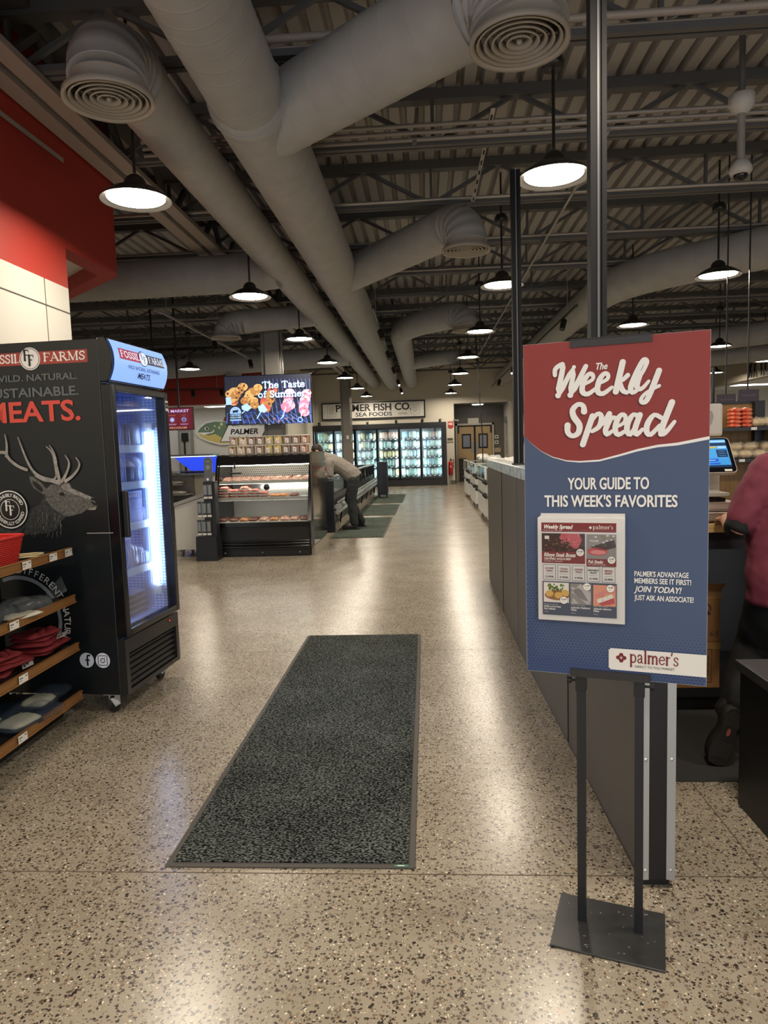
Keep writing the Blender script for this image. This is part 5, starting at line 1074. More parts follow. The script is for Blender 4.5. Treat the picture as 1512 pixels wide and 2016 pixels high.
# fish-shaped wall sign (plain fish)
t = thing('fish_sign', 'green fish-shaped wall sign with a white lettered banner behind the snack tubs', 'sign', (-5.6, 19.94, 2.0))
out = [(-1.08, 0.0), (-1.0, .12), (-.82, .25), (-.55, .30), (-.2, .28), (.3, .27), (.8, .2), (1.15, .05), (1.45, .25), (1.5, -.2), (1.15, -.1), (.7, -.26), (.1, -.34), (-.4, -.34), (-.75, -.25), (-.98, -.14)]
B().prism([(a * 1.05, c * 1.14) for a, c in out], (0, 0, 0), (1, 0, 0), (0, 0, 1), (0, .05, 0)).obj('board', M('sign_white', 'e8e6de', .5), t)
p = Print((0, 0, 0), (1, 0, 0), (0, 0, 1), (0, -1, 0), .002)
p.poly([(-.3, .3), (-.25, .42), (.0, .44), (.15, .29)], 4); p.poly(out, 0); p.up(); p.poly([(-1.08, 0), (-.98, -.14), (-.75, -.25), (-.4, -.34), (-.1, -.345), (-.3, -.22), (-.55, -.06), (-.75, -.1)], 1); p.up(); p.poly([(-1.08, .0), (-.7, -.01), (-.55, .05), (-.62, -.02), (-.9, -.08)], 2); p.disc(-.8, .1, .06, 2, 16, .045); p.up(); p.disc(-.79, .1, .035, 3, 14)
for x, z, r in ((-.55, .17, .03), (-.42, .12, .04), (-.6, .05, .02), (-.35, .22, .05)): p.disc(x, z, r, 5, 12)
p.up(); p.poly([(-.42, -.3), (-.12, .26), (1.1, .26), (.78, -.3)], 3); p.up(); p.poly([(-.39, -.285), (-.1, .245), (1.07, .245), (.76, -.285)], 2); p.up()
p.text('MAKE YOUR NEXT DISH', .45, .14, .07, 3, 'c', 1, .01, .2, width=.98); p.text('PALMER', .32, -.09, .15, 3, 'c', 1, .04, .2, width=.82); p.text('FISH COMPANY', .25, -.24, .09, 3, 'c', 1, .02, .2, width=.8)
p.obj('painting', [M('fish_green', '6d8368', .5), M('fish_belly', 'd8c070', .5), WHITE, BLACK, M('fin_red', '8d3a30', .5), M('fish_spot', 'c9cf9a', .5)], t)
# tiled corner and door of the left rear
q = B().bb(-8.2, -7.25, 19.97, 20, 0, 2.3); o = q.obj('wall_left_rear_tiles', M('tile_white', 'd6d6d2', .25)); struct(o)
t = thing('tall_door', 'grey door with a dark closer in the rear left wall', 'door', (-7.05, 19.93, 0)); B().bb(-.22, .22, 0, .06, 0, 2.1).obj('frame', M('door_frame_grey', '8b8980', .5), t); B().bb(-.16, .16, -.02, 0, 0, 2.03).obj('leaf', M('door_leaf_grey', 'a8a498', .5), t); B().bb(-.1, .1, -.06, -.02, 1.75, 2.0).bar((-.02, -.03, .2), (-.02, -.03, 1.8), .04).obj('closer', BLK, t)
# ================================================================ the aisle behind the deli case
GMAT = carpet('green_grey_pile', '2c352f', '6f7a70', 120.0)
for x0, x1, y0, y1, l in ((-1.53, -.68, 10.52, 13.55, 'grey-green floor mat the bending man stands on'), (-1.49, -.65, 14.0, 16.6, 'middle grey-green floor mat in the row along the freezer chest'), (-1.44, -.6, 17.1, 20.2, 'farthest grey-green floor mat in the row along the freezer chest')):
    t = thing('floor_mat', l, 'mat', ((x0 + x1) / 2, (y0 + y1) / 2, 0)); a, c = (x1 - x0) / 2, (y1 - y0) / 2
    B().bb(-a, a, -c, c, 0, .006).obj('border', M('mat_border'), t); B().bb(-a + .025, a - .025, -c + .025, c - .025, .006, .01).obj('pile', GMAT, t)
NAVYP = M('navy_panel', '161b25', .3)
t = thing('freezer_chest', 'long black open-top freezer chest with chrome bumper rails behind the man', 'freezer', (-2.4, 11.3, 0))
B().bb(0, .84, 0, 9.0, .12, .62).obj('body', M('chest_black', '2b2d2f', .3), t, .01); B().bb(.68, .86, -.03, .05, .0, .865).obj('end_panel', NAVYP, t, .004); B().bb(0, .68, -.03, .05, 0, .87).obj('end_panel', NAVYP, t, .004)
B().bb(.76, .86, 8.9, 9.1, .05, .9).bb(0, .86, 9.0, 9.1, .05, .9).obj('end_panel', NAVYP, t, .004)
q = B()
for k in range(8): q.bb(.78, .85, 2.1 + k * 1.0, 2.13 + k * 1.0, .55, .88)
q.obj('mullion', BLK, t)
B().bb(.80, .81, .1, 9, .62, .90).obj('front_glass', glass('chest_glass', 'eef6f6', .1), t); B().bb(.76, .85, .05, 9, .89, .92).obj('top_rail', SS, t); B().bb(.1, .78, .1, 9, .60, .64).obj('frozen_bed', M('ice_packs', 'b4c2bd', .4, noise=.5, nscale=9, c2='e4ecea'), t)
q = B()
for z, r, x in ((.42, .055, .91), (.33, .04, .90), (.50, .02, .92)): q.cyl((x, -.1 + .2, z), (x, 9.05, z), r, n=14)
for k in range(6):
    y = .3 + k * 1.72; q.lathe([(.06, 0), (.064, .02), (.064, .1), (.06, .12)], (.91, y, .42), 14, axis=1)
q.obj('bumper', M('chrome', 'e6e6e4', .18, metal=.6), t); B().bb(.2, .83, .05, 9, .0, .12).obj('plinth', M('plinth_beige'), t)
q = B()
for k in range(7): y = .6 + k * 1.35; q.bar((.92, y, .36), (.86, y + .1, .1), .02)
q.obj('strut', BLK, t)
# small navy box on casters at the chest end
t = thing('end_cabinet', 'small navy cabinet on casters at the far end of the freezer chest', 'cabinet', (-1.2, 18.9, 0)); B().bb(-.14, .14, -.15, .2, .1, 1.0).obj('body', NAVYP, t, .01); B().bb(-.13, .0, -.16, -.15, .12, .98).obj('door', M('navy_door', '1f2530', .3), t)
for x in (-.1, .1): B().cyl((x - .015, 0, .045), (x + .015, 0, .045), .045, n=12).bb(x - .012, x + .012, -.02, .02, .06, .1).obj('caster', RUB, t)
REDB = M('carton_red', 'a02a2c', .5)
for x, y, z, l in ((-2.3, 19.5, .66, 'red carton on the freezer chest just right of the far column'), (-3.0, 19.5, .66, 'red carton left of the far column above the bending man'), (-2.62, 11.9, 1.2, 'dull red carton behind the deli case above the bending head')):
    if z == 1.2: continue
    t = thing('carton', l, 'box', (x, y, z)); B().bb(-.15, .15, -.1, .1, 0, .24).obj('box', REDB, t, .004); B().bb(-.151, .151, -.02, .02, .236, .242).obj('tape', M('tape_pale', 'b9a890', .4), t)
t = thing('display_table', 'low dark display table behind the freezer chest carrying red cartons', 'table', (-3.2, 19.5, 0)); B().bb(-.5, .6, -.4, .4, .62, .66).obj('top', M('table_dark', '3a3632', .5), t)
for x, y in ((-.45, -.35), (.55, -.35), (-.45, .35), (.55, .35)): B().bb(x - .03, x + .03, y - .03, y + .03, 0, .62).obj('leg', BLK, t)

# ---------------------------------------------------------------- wall of glass-door freezers
t = thing('glass_door_freezer', 'wall of black glass-door freezers under the seafood sign', 'freezer', (0, 24.4, 0))
edges = [.60, -.165, -.93, -1.715, -2.5, -3.285, -4.05]
fr_ = B().bb(-4.0 + .02, .75, 0, .78, 0, .24).bb(-3.98, .75, 0, .78, 2.06, 2.23).bb(.62, .75, 0, .78, .24, 2.06).bb(-3.98, -3.94, 0, .78, .24, 2.06)
edges = [.60, -.165, -.93, -1.715, -2.5, -3.26, -3.92]
fr_.obj('cabinet', M('freezer_black', '1c1d1f', .35), t, .01); B().bb(-3.95, .62, .74, .78, .24, 2.06).obj('liner', M('freezer_liner', '6f7c7c', .5), t)
for i in range(6):
    r, l = edges[i], edges[i + 1]
    d = B().bb(l, l + .055, -.03, .02, .24, 2.06).bb(r - .035, r + .02, -.03, .02, .24, 2.06).bb(l + .05, r - .03, -.03, .02, .24, .29).bb(l + .05, r - .03, -.03, .02, 2.01, 2.06); do = d.obj('door', GLB, t)
    B().bb(l + .055, r - .035, -.008, -.002, .29, 2.01).obj('pane', glass('freezer_glass', 'f2fbfb', .08), do); B().bar((l + .03, -.05, .9), (l + .03, -.05, 1.4), .02).obj('handle', BLK, do)
    tb = B(); tb.cyl((l + .028, .05, .3), (l + .028, .05, 2.0), .014, n=8); tb.cyl((r - .008, .05, .3), (r - .008, .05, 2.0), .014, n=8); tb.obj('light_tube', M('freezer_tube', 'f0fbff', .5, em=TUBE_E * 3.4, emc='e9f8ff'), t)
    for z in (.36, .70, 1.03, 1.36, 1.68):
        s_ = B().bb(l + .07, r - .05, .16, .74, z - .02, z).obj('shelf', M('freezer_shelf', '4a4d4e', .5), t); g = B().bb(l + .07, r - .05, .145, .16, z - .03, z + .005)
        for k in range(4): x = l + .12 + k * (r - l - .18) / 3.6; g.bb(x, x + .07, .143, .146, z - .028, z + .006, 1)
        g.obj('price_rail', [M('rail_dark', '2c2e30', .5), M('rail_tag', 'e6e8e4', .5)], s_)
fp = []
for k, (c1, c2, w, h, l) in enumerate((('c9d8d2', 'f4f8f4', .13, .2, 'white and pale green'), ('6f9a8a', 'dfeeea', .14, .22, 'green and white'), ('7fb2c4', 'eef6fa', .12, .21, 'light blue'), ('c9907a', 'f0dccf', .14, .2, 'salmon-pink'), ('4c5c5a', 'cfd8d0', .15, .18, 'grey'), ('c9b070', 'eee6cc', .12, .2, 'yellowish'))):
    b = B(); packet(b, (0, 0, h / 2), (w, h, .06), 0, k + 50, 0, .3, (PI / 2, 0), n=6)
    o = b.obj('frozen_pack', M('pack_print%d' % k, c1, .35, noise=.5, nscale=9, c2=c2)); fp.append([o, l, False, (w, h)])
random.seed(77)
for i in range(6):
    r, l = edges[i], edges[i + 1]; nn = 5
    for zi, z in enumerate((.36, .70, 1.03, 1.36, 1.68)):
        for k in range(nn):
            w_ = (0, 1, 2, 0, 2) if i < 2 else (0, 4, 5, 0, 1); kk = random.choice(w_)
            if i == 2 and zi == 4: kk = 3
            if i == 2 and zi == 2: kk = 5
            if i == 0 and zi == 4: kk = random.choice((3, 0))
            x = l + .15 + (r - l - .25) * k / (nn - 1) + random.uniform(-.012, .012); P = (x, 24.4 + .26 + random.uniform(-.03, .05), z + .002)
            pr = fp[kk]; lab = f'{pr[1]} frozen pack on a lit freezer shelf behind the glass doors'
            if not pr[2]: o = pr[0]; pr[2] = True
            else: o = pr[0].copy(); COL.objects.link(o)
            o.location = P; o.rotation_euler = (random.uniform(-.08, .05), random.uniform(-.08, .08), random.uniform(-.3, .3)); s = random.uniform(.9, 1.15); o.scale = (s * 1.08, 1, s * 1.22)
            tag(o, lab, 'frozen pack', f'{pr[1]} frozen packs in the freezers')
# seafood sign
t = thing('wall_sign', 'long white black-framed seafood sign above the glass-door freezers', 'sign', (-3.76, 25.12, 2.44)); SW, SH = 3.79, .63
B().bb(0, SW, 0, .06, 0, SH).obj('frame', BLK, t); B().bb(.05, SW - .05, -.01, 0, .05, SH - .05).obj('board', M('sign_board_white', 'dedbd2', .5), t)
p = Print((0, -.01, 0), (1, 0, 0), (0, 0, 1), (0, -1, 0), .002); p.text('PALMER FISH CO.', SW / 2 + .02, .30, .24, 0, 'c', 1, .045, width=2.75); p.text('SEA FOODS', SW / 2 + .02, .105, .135, 1, 'c', 1, .035, width=1.33); p.text('RETAIL', 2.98, .13, .07, 2, 'c', 1, .01, width=.33)
for x, ls in ((.38, ('CLAMS', 'SHRIMP', 'OYSTERS', 'SCALLOPS')), (3.42, ('SEAFOOD', 'Purveyors', 'since', '1930'))):
    p.poly([(x - .16, .14), (x, .10), (x + .16, .14), (x + .16, .52), (x, .55), (x - .16, .52)], 3); p.up(); p.poly([(x - .15, .147), (x, .11), (x + .15, .147), (x + .15, .513), (x, .54), (x - .15, .513)], 4); p.up()
    for k, s in enumerate(ls): p.text(s, x, .43 - k * .075, .045, 2, 'c', 1, .01, width=.2 if len(s) > 4 else .1)
    p.k -= 2
p.obj('lettering', [M('sign_ink', '23221f', .5), M('sign_navy', '2b3640', .5), M('sign_faint', '7a756b', .5), M('sign_line', '9a8f84', .5), M('sign_board_white')], t)
for i, x in enumerate((-3.86, -2.1, -1.05, -.1, .55)):
    t = thing('wall_bracket', f'pale slanting bracket above the freezers, {("leftmost", "second", "third", "fourth", "rightmost")[i]}', 'bracket', (x, 25.2, 2.3)); B().bar((0, 0, .0), (.02, -.35, .03), .03).obj('arm', M('bracket_pale', 'bdb6a4', .5), t); B().bb(-.04, .04, -.02, 0, -.04, .06).obj('plate', BLK, t); B().cyl((.02, -.33, .02), (.02, -.37, .04), .035, n=12).obj('cap', BLK, t)
# extinguisher and its sign, keypad
t = thing('fire_extinguisher', 'red fire extinguisher hung on the cream wall beside the freezers', 'extinguisher', (.90, 25.10, .33))
B().lathe([(.001, 0), (.07, .0), (.08, .03), (.08, .42), (.06, .48), (.025, .5), (.02, .53)], n=20).obj('cylinder', M('ext_red', 'c3211f', .3), t); B().bb(-.02, .02, -.05, .04, .53, .57).bar((0, -.05, .6), (0, .06, .57), .02).obj('valve', M('knob_black'), t); B().tube([(.02, 0, .54), (.1, -.02, .56), (.12, 0, .45), (.1, .0, .25)], .012, 8).obj('hose', RUB, t); B().cyl((0, -.079, .3), (0, -.083, .3), .03, n=12).obj('label', M('ext_label', 'd9c9b0', .5), t)
B().bb(-.03, .03, .08, .1, .3, .55).obj('hook_plate', SS, t)
t = thing('fire_sign', 'small red fire extinguisher sign high on the cream wall', 'sign', (.93, 25.18, 2.0)); B().prism([(-.1, .06), (0, -.0), (.1, .06), (.1, .26), (-.1, .26)], (0, 0, 0), (1, 0, 0), (0, 0, 1), (0, .02, 0)).obj('plate', M('fire_red', 'b5352c', .5), t); p = Print((0, -.001, 0), (1, 0, 0), (0, 0, 1), (0, -1, 0), .002); p.text('FIRE', 0, .13, .08, 0, 'c', 1, .02, width=.15); p.obj('lettering', WHITE, t)
t = thing('keypad', 'small grey wall keypad between the freezer and the doorway', 'keypad', (.9, 25.17, 1.57)); B().bb(-.1, .1, 0, .03, 0, .09).obj('case', M('keypad_dark', '5a544b', .5), t); B().bb(-.11, .11, -.005, .03, -.04, 0).obj('tray', M('keypad_pale', 'c9c0aa', .5), t)
t = thing('wall_spotlight', 'tiny spotlight on the corner beside the doorway', 'light', (1.07, 25.1, 2.3)); B().cyl((0, 0, 0), (.15, -.1, -.03), .03, n=10).obj('head', M('spot_grey', '8a8780', .4), t); B().bb(-.03, .03, -.0, .1, -.03, .03).obj('mount', BLK, t)
# swing doors
t = thing('swing_door', 'pair of tan swing doors with black-rimmed windows in the grey recess', 'door', (1.92, 26.96, 0)); FRM = M('door_frame_cream', 'cfc8b4', .5); TAN = M('door_tan', 'c8a878', .45)
B().bb(-.74, -.67, -.05, .04, 0, 2.22).bb(.67, .74, -.05, .04, 0, 2.22).bb(-.74, .74, -.05, .04, 2.15, 2.22).obj('door_frame', FRM, t)
for s in (-1, 1):
    x0, x1 = (-.655, -.03) if s < 0 else (.03, .655); l = B().bb(x0, x1, -.02, .02, .02, 2.1).obj('leaf', TAN, t); c = (x0 + x1) / 2 - .02 * s
    B().bb(c - .18, c + .18, -.035, -.02, 1.25, 1.82).obj('window_rim', RUB, l, .02); B().bb(c - .13, c + .13, -.04, -.034, 1.31, 1.76).obj('window_pane', M('door_pane', '7f858c', .15), l); B().bb(x0 if s > 0 else x1 - .14, x0 + .14 if s > 0 else x1, -.024, -.02, 1.08, 1.5).obj('push_plate', M('push_plate', 'a79f92', .35), l)
    B().bb(x0 - .015 if s < 0 else x1 - .06, x0 + .06 if s < 0 else x1 + .015, -.05, -.02, 1.85, 2.12).obj('closer', BLK, l)
B().bb(-.035, .035, -.04, .01, .02, 2.12).bb(-.67, .67, -.04, .0, 2.1, 2.15).obj('gasket', RUB, t); B().bb(-.26, .16, -.06, -.045, 2.2, 2.42).obj('header_sign', M('blank_sign', 'ded6bd', .5), t)
for i, (z, s_) in enumerate(((1.61, .1), (1.40, .1))): t = thing('wall_switch', f'{("upper", "lower")[i]} white switch plate on the grey recess wall', 'switch', (2.76, 26.98, z)); B().bb(-.075, .075, -.015, 0, 0, .13).obj('plate', WHITEP, t); B().bb(-.035, .035, -.02, -.015, .04, .09).obj('button', BLK, t)
t = thing('wall_notice', 'small tan notice under the switches on the grey recess wall', 'notice', (2.79, 26.98, 1.08)); B().bb(-.13, .13, -.01, 0, 0, .17).obj('sheet', M('notice_tan', 'c3b48e', .5), t)
t = thing('crate_stack', 'dark plastic crate stack on the floor beside the swing doors', 'crates', (1.42, 26.7, 0)); q = B()
for k in range(3): q.bb(-.13, .13, -.15, .1, k * .3, k * .3 + .28)
q.obj('crate', M('crate_dark', '25211e', .6), t)
t = thing('wall_pipe', 'thin pipe bent along the white side wall of the recess', 'pipe', (3.0, 26, 0)); B().tube([(0, .6, 2.2), (0, -.2, 2.25), (0, -.3, 2.2), (0, -.3, 1.0)], .02, 8).obj('tube', M('pipe_steel', '8e8b84', .3, metal=.5), t); B().bb(-.05, .05, -.1, .1, 2.2, 2.4).obj('valve_box', M('pipe_steel'), t)
# ---------------------------------------------------------------- rolling chest freezers on the right of the aisle
CW = M('cart_white', 'd6d6d2', .4)
def cart(x, y, label, first=[None]):
    if first[0]: return dup(first[0], (x, y, 0), 0, label)
    t = thing('freezer_cart', label, 'freezer', (x, y, 0), 0, 'white rolling chest freezers along the aisle'); L = 1.7
    B().bb(0, .72, 0, L, .1, .46).obj('lower_body', CW, t, .02); B().bb(.0, .72, .0, L, .5, .72).obj('upper_body', CW, t, .02); B().bb(.02, .7, .02, L - .02, .46, .5).obj('waist', M('cart_grey', '8c8d8c', .4), t)
    g = B()
    for i in range(6):
        for j in range(8): g.bb(.35 + i * .05, .385 + i * .05, -.002, 0, .14 + j * .035, .16 + j * .035)
    g.obj('vent', HOLE, t)
    for z in (.5, .735):
        q = B(); q.bar((-.012, 0, z), (-.012, L, z), .02, .035); q.bar((0, -.012, z), (.72, -.012, z), .02, .035); q.obj('rail', BLK, t); q = B()
        for a, c in ((-.015, -.015), (-.015, L), (.72, -.015)): q.ball((a, c, z), .042, 10)
        q.obj('corner_bumper', RUB, t)
    q = B().bb(.0, .01, .03, L - .03, .75, .97).bb(.03, .69, 0.0, .01, .75, .97); q.bb(.03, .69, .03, L - .03, .975, .982); q.obj('glass', glass('cart_glass', 'f4faf8', .12), t)
    B().bb(-.005, .02, -.005, .02, .75, .98).bb(.7, .725, -.005, .02, .75, .98).bb(-.005, .02, L - .02, L, .75, .98).bb(-.005, .725, -.005, .02, .972, .99).bb(-.005, .02, 0, L, .972, .99).bb(-.005, .02, L * .5, L * .5 + .02, .75, .98).obj('frame', CW, t)
    b = B(); packet(b, (.36, L / 2, .78), (.6, L * .9, .12), 0, 3, 0, .7, n=13, freq=5); b.obj('frozen_goods', M('goods_pale', 'b9c6c0', .4, noise=.5, nscale=14, c2='eef0ea'), t)
    for a, c in ((.08, .12), (.64, .12), (.08, L - .12), (.64, L - .12)): B().cyl((a - .015, c, .045), (a + .015, c, .045), .045, n=12).bb(a - .03, a + .03, c - .02, c + .02, .07, .1).obj('caster', RUB, t)
    first[0] = t; return t
for x, y, l in ((1.03, 10.1, 'white rolling chest freezer nearest the grey half wall'), (1.03, 12.15, 'white rolling chest freezer second in the row along the aisle'), (1.05, 14.9, 'white rolling chest freezer third in the row along the aisle'), (1.06, 17.6, 'white rolling chest freezer at the far end of the row along the aisle')): cart(x, y, l)
random.seed(15)
for i, (x, y) in enumerate(((1.35, 15.5), (1.6, 15.9), (1.3, 12.9), (1.55, 12.6), (1.5, 18.2))):
    b = B(); packet(b, (0, 0, .07), (.26, .3, .13), random.random(), i, 0, .6, n=9, freq=4); o = b.obj('paper_bundle', M('bundle_white', 'dddbd5', .6)); o.location = (x, y, .995); tag(o, ('crumpled white bundle on the third chest freezer, left one', 'crumpled white bundle on the third chest freezer, right one', 'crumpled white bundle on the second chest freezer, left one', 'crumpled white bundle on the second chest freezer, right one', 'crumpled white bundle on the farthest chest freezer')[i], 'bundle')
for x, y, p1, l in ((1.25, 15.2, (1.19, 15.2), 'black power cable hanging from the ceiling to the third chest freezer'), (1.75, 13.0, (1.8, 13.0), 'thin black cable hanging from the ceiling to the second chest freezer')):
    tag(B().tube([(p1[0] - .05, p1[1], 3.9), (p1[0], p1[1], 2.6), (p1[0] + .06, p1[1], 1.6), (x, y, .99)], .014, 6).obj('power_cable', RUB), l, 'cable')

# ---------------------------------------------------------------- people: one surface grown from tapered limbs
def blob(name, build, mat, parent, voxel=.011, smooth=4, folds=0.0, fscale=.09):
    b = B(); build(b); o = b.obj(name, mat, parent)
    m = o.modifiers.new('remesh', 'REMESH'); m.mode = 'VOXEL'; m.voxel_size = voxel; m.use_smooth_shade = True
    s = o.modifiers.new('smooth', 'SMOOTH'); s.iterations = smooth; s.factor = .5
    if folds:
        tx = bpy.data.textures.get('folds') or bpy.data.textures.new('folds', 'CLOUDS'); tx.noise_scale = fscale; tx.noise_depth = 2
        d = o.modifiers.new('folds', 'DISPLACE'); d.texture = tx; d.strength = folds; d.mid_level = .5; d.texture_coords = 'GLOBAL'
    return o
def limb(b, pts, flat=None, n=14):
    b.tube([p[:3] for p in pts], [p[3] for p in pts], n, 0, True, flat)
    if not flat:
        for p in (pts[0], pts[-1]): b.ball(p[:3], p[3] * .98, 10)
def mid(a, c, t, r): return tuple(a[i] + (c[i] - a[i]) * t for i in range(3)) + (r,)
def hand(b, w, d, side, up=(0, 0, 1)):
    w = Vector(w[:3]); d = Vector(d).normalized(); s = d.cross(Vector(up)).normalized() * side; u = Vector(up)
    R = Matrix((s, d, s.cross(d))).transposed(); b.ball(w + d * .05, (.042, .055, .016), 12, 0, R); b.tube([w - d * .02, w + d * .02], [.026, .03], 10)
    for off, L in ((-.03, .062), (-.010, .075), (.011, .08), (.031, .07)):
        a = w + d * .085 + s * off; c = a + d * L * .5 - u * .008; e = c + d * L * .42 - u * .022; b.tube([a - d * .01, a, c, e], [.0105, .0105, .0098, .008], 9); b.ball(e, .008, 8)
    a = w + d * .03 - s * .036; c = a + d * .034 - s * .018 - u * .006; e = c + d * .028 - u * .01; b.tube([a - d * .01, a, c, e], [.014, .0135, .0115, .009], 9); b.ball(e, .009, 8)
SKINM = M('skin', 'b98a70', .5); HAIRM = M('hair_dark', '2a211b', .7)
HOOD, JEAN, SHOE = M('heather_grey_knit', '8f8880', .85, noise=.1, nscale=80), M('dark_jeans', '23282a', .8, noise=.2, nscale=40), M('shoe_black', '1b1a19', .6)
MAR, BKF = M('maroon_knit', '6b2838', .8, noise=.06, nscale=14), M('black_cloth', '0c0c0d', .85)
def person(label, loc, J, hands, hairc, tops, topm, tops_name, legs_name, legm, sole_ids, fwd):
    t = thing('person', label, 'person', loc)
    FL = (lambda a, c: (a, c)) if abs(fwd[0]) > .5 else (lambda a, c: (c, a))
    f = Vector(fwd).normalized(); sd = f.cross(Vector((0, 0, 1))).normalized()
    def body(b):
        limb(b, [J['pelvis'], J['waist'], J['chest']], FL(1.15, .85)); limb(b, [J['chest'][:3] + (.07,), J['neck'][:3] + (.056,), J['head'][:3] + (.05,)])
        h = Vector(J['head'][:3]); hd = Vector(J['face']).normalized(); top = Vector(J['top']).normalized(); R = Matrix((top.cross(hd).normalized() * -1, hd, top)).transposed()
        b.ball(h, (.073, .092, .108), 18, 0, R); b.ball(h + hd * .03 - top * .055, (.055, .062, .06), 14, 0, R); b.ball(h + hd * .098 - top * .018, (.014, .02, .026), 10, 0, R)
        b.ball(h + hd * .085 - top * .062, (.026, .016, .011), 10, 0, R)
        for s in (-1, 1): x = R @ Vector((s, 0, 0)); b.ball(h + x * .075 - hd * .008 - top * .01, (.014, .024, .034), 10, 0, R); b.ball(h + x * .031 + hd * .083 + top * .008, (.013, .01, .009), 8, 0, R)
        for s in 'lr':
            limb(b, [J['sh' + s], mid(J['sh' + s], J['el' + s], .5, J['el' + s][3] * 1.12), J['el' + s], mid(J['el' + s], J['wr' + s], .35, J['el' + s][3] * .98), J['wr' + s]])
            limb(b, [J['hip' + s], mid(J['hip' + s], J['kn' + s], .5, .078), J['kn' + s], mid(J['kn' + s], J['an' + s], .35, .058), J['an' + s]]); limb(b, [J['an' + s][:3] + (.034,), J['ba' + s][:3] + (.03,), J['to' + s][:3] + (.024,)])
        for s, d, q in hands: hand(b, J['wr' + s], d, q)
    blob('body', body, SKINM, t, .0075, 2)
    h = Vector(J['head'][:3]); hd = Vector(J['face']).normalized(); top = Vector(J['top']).normalized(); R = Matrix((top.cross(hd).normalized() * -1, hd, top)).transposed()
    def hair(b): b.ball(h + top * .022 - hd * .02, (.082, .096, .1), 16, 0, R); b.ball(h - hd * .05 - top * .02, (.07, .05, .07), 12, 0, R)
    blob('hair', hair, HAIRM, t, .009, 2, .012, .02)
    blob(tops_name, lambda b: [limb(b, q[0], q[1]) for q in tops], topm, t, .011, 3, .022)
    def legs(b):
        limb(b, [J['hiptop'], J['pelvis'][:3] + (.125,)], FL(1.15, .9)); limb(b, [J['pelvis'][:3] + (.12,), mid(J['hipl'], J['hipr'], .5, .115)], FL(1.2, .9))
        for s in 'lr': limb(b, [J['hip' + s][:3] + (.098,), mid(J['hip' + s], J['kn' + s], .5, .094), J['kn' + s][:3] + (.082,), mid(J['kn' + s], J['an' + s], .5, .078), mid(J['kn' + s], J['an' + s], .97, .07)])
    blob(legs_name, legs, legm, t, .011, 3, .018)
    for s in sole_ids:
        a, ba, to = Vector(J['an' + s][:3]), Vector(J['ba' + s][:3]), Vector(J['to' + s][:3]); back = (a - ba); back.z = 0; back.normalize()
        def shoe(b, a=a, ba=ba, to=to, back=back):
            g = lambda v, z: Vector((v.x, v.y, z)); b.tube([g(a + back * .045, .045), g(a, .05), g(ba, .044), g(to, .034), g(to - back * .02, .03)], [.042, .051, .052, .042, .028], 14, 0, True, (1.0, .85)); b.tube([g(a, .05), g(a + back * .004, .115)], [.052, .052], 12)
        so_ = blob('shoe', shoe, SHOE, t, .008, 2)
        q = B(); pts = [a + back * .075, ba + back * .0, to - back * .035]; d_ = (to - a); d_.z = 0; d_.normalize(); x_ = d_.cross(Vector((0, 0, 1)))
        o2 = a + back * .08; o2.z = .0; q.prism([(-.033, .0), (-.04, .05), (-.034, .12), (-.046, .19), (-.034, .26), (.0, .285), (.034, .26), (.046, .19), (.034, .12), (.04, .05), (.033, 0)], o2, x_, d_, (0, 0, .022)); q.obj('outsole', M('outsole', '24221f', .7), so_)
    return t
JA = dict(pelvis=(.09, 0, .92, .125), waist=(-.08, 0, 1.05, .125), chest=(-.29, 0, 1.17, .13), neck=(-.42, 0, 1.265, .06), head=(-.53, 0, 1.35), face=(-.75, 0, -.66), top=(-.66, 0, .75), hiptop=(.05, 0, .97, .13),
 shl=(-.30, -.19, 1.16, .062), ell=(-.28, -.25, .94, .044), wrl=(-.45, -.2, .915, .028), shr=(-.32, .19, 1.16, .062), elr=(-.36, .25, .96, .044), wrr=(-.52, .15, .92, .028),
 hipl=(.09, -.1, .84, .09), knl=(.05, -.12, .48, .06), anl=(.09, -.14, .09, .042), bal=(-.03, -.14, .05, .04), tol=(-.10, -.14, .035, .032), hipr=(.09, .1, .84, .09), knr=(-.02, .13, .5, .06), anr=(.18, .26, .09, .042), bar=(.08, .27, .05, .04), tor=(.01, .27, .035, .032))
topA = [([(.125, 0, .865, .148), (.06, 0, .935, .155), (-.08, 0, 1.045, .148), (-.2, 0, 1.12, .152), (-.31, 0, 1.18, .14)], (1.12, .95)), ([(-.30, 0, 1.19, .11), (-.41, 0, 1.255, .085)], None)] + [([JA['sh' + s][:3] + (.085,), mid(JA['sh' + s], JA['el' + s], .5, .072), JA['el' + s][:3] + (.062,), mid(JA['el' + s], JA['wr' + s], .5, .052), mid(JA['el' + s], JA['wr' + s], .9, .042)], None) for s in 'lr']
person('man in a grey hooded top and dark jeans bending over into the freezer chest', (-1.33, 11.72, .0105), JA, (('l', (-1, .1, -.15), 1), ('r', (-1, 0, -.15), -1)), None, topA, HOOD, 'hooded_top', 'jeans', JEAN, 'lr', (-1, 0, 0))
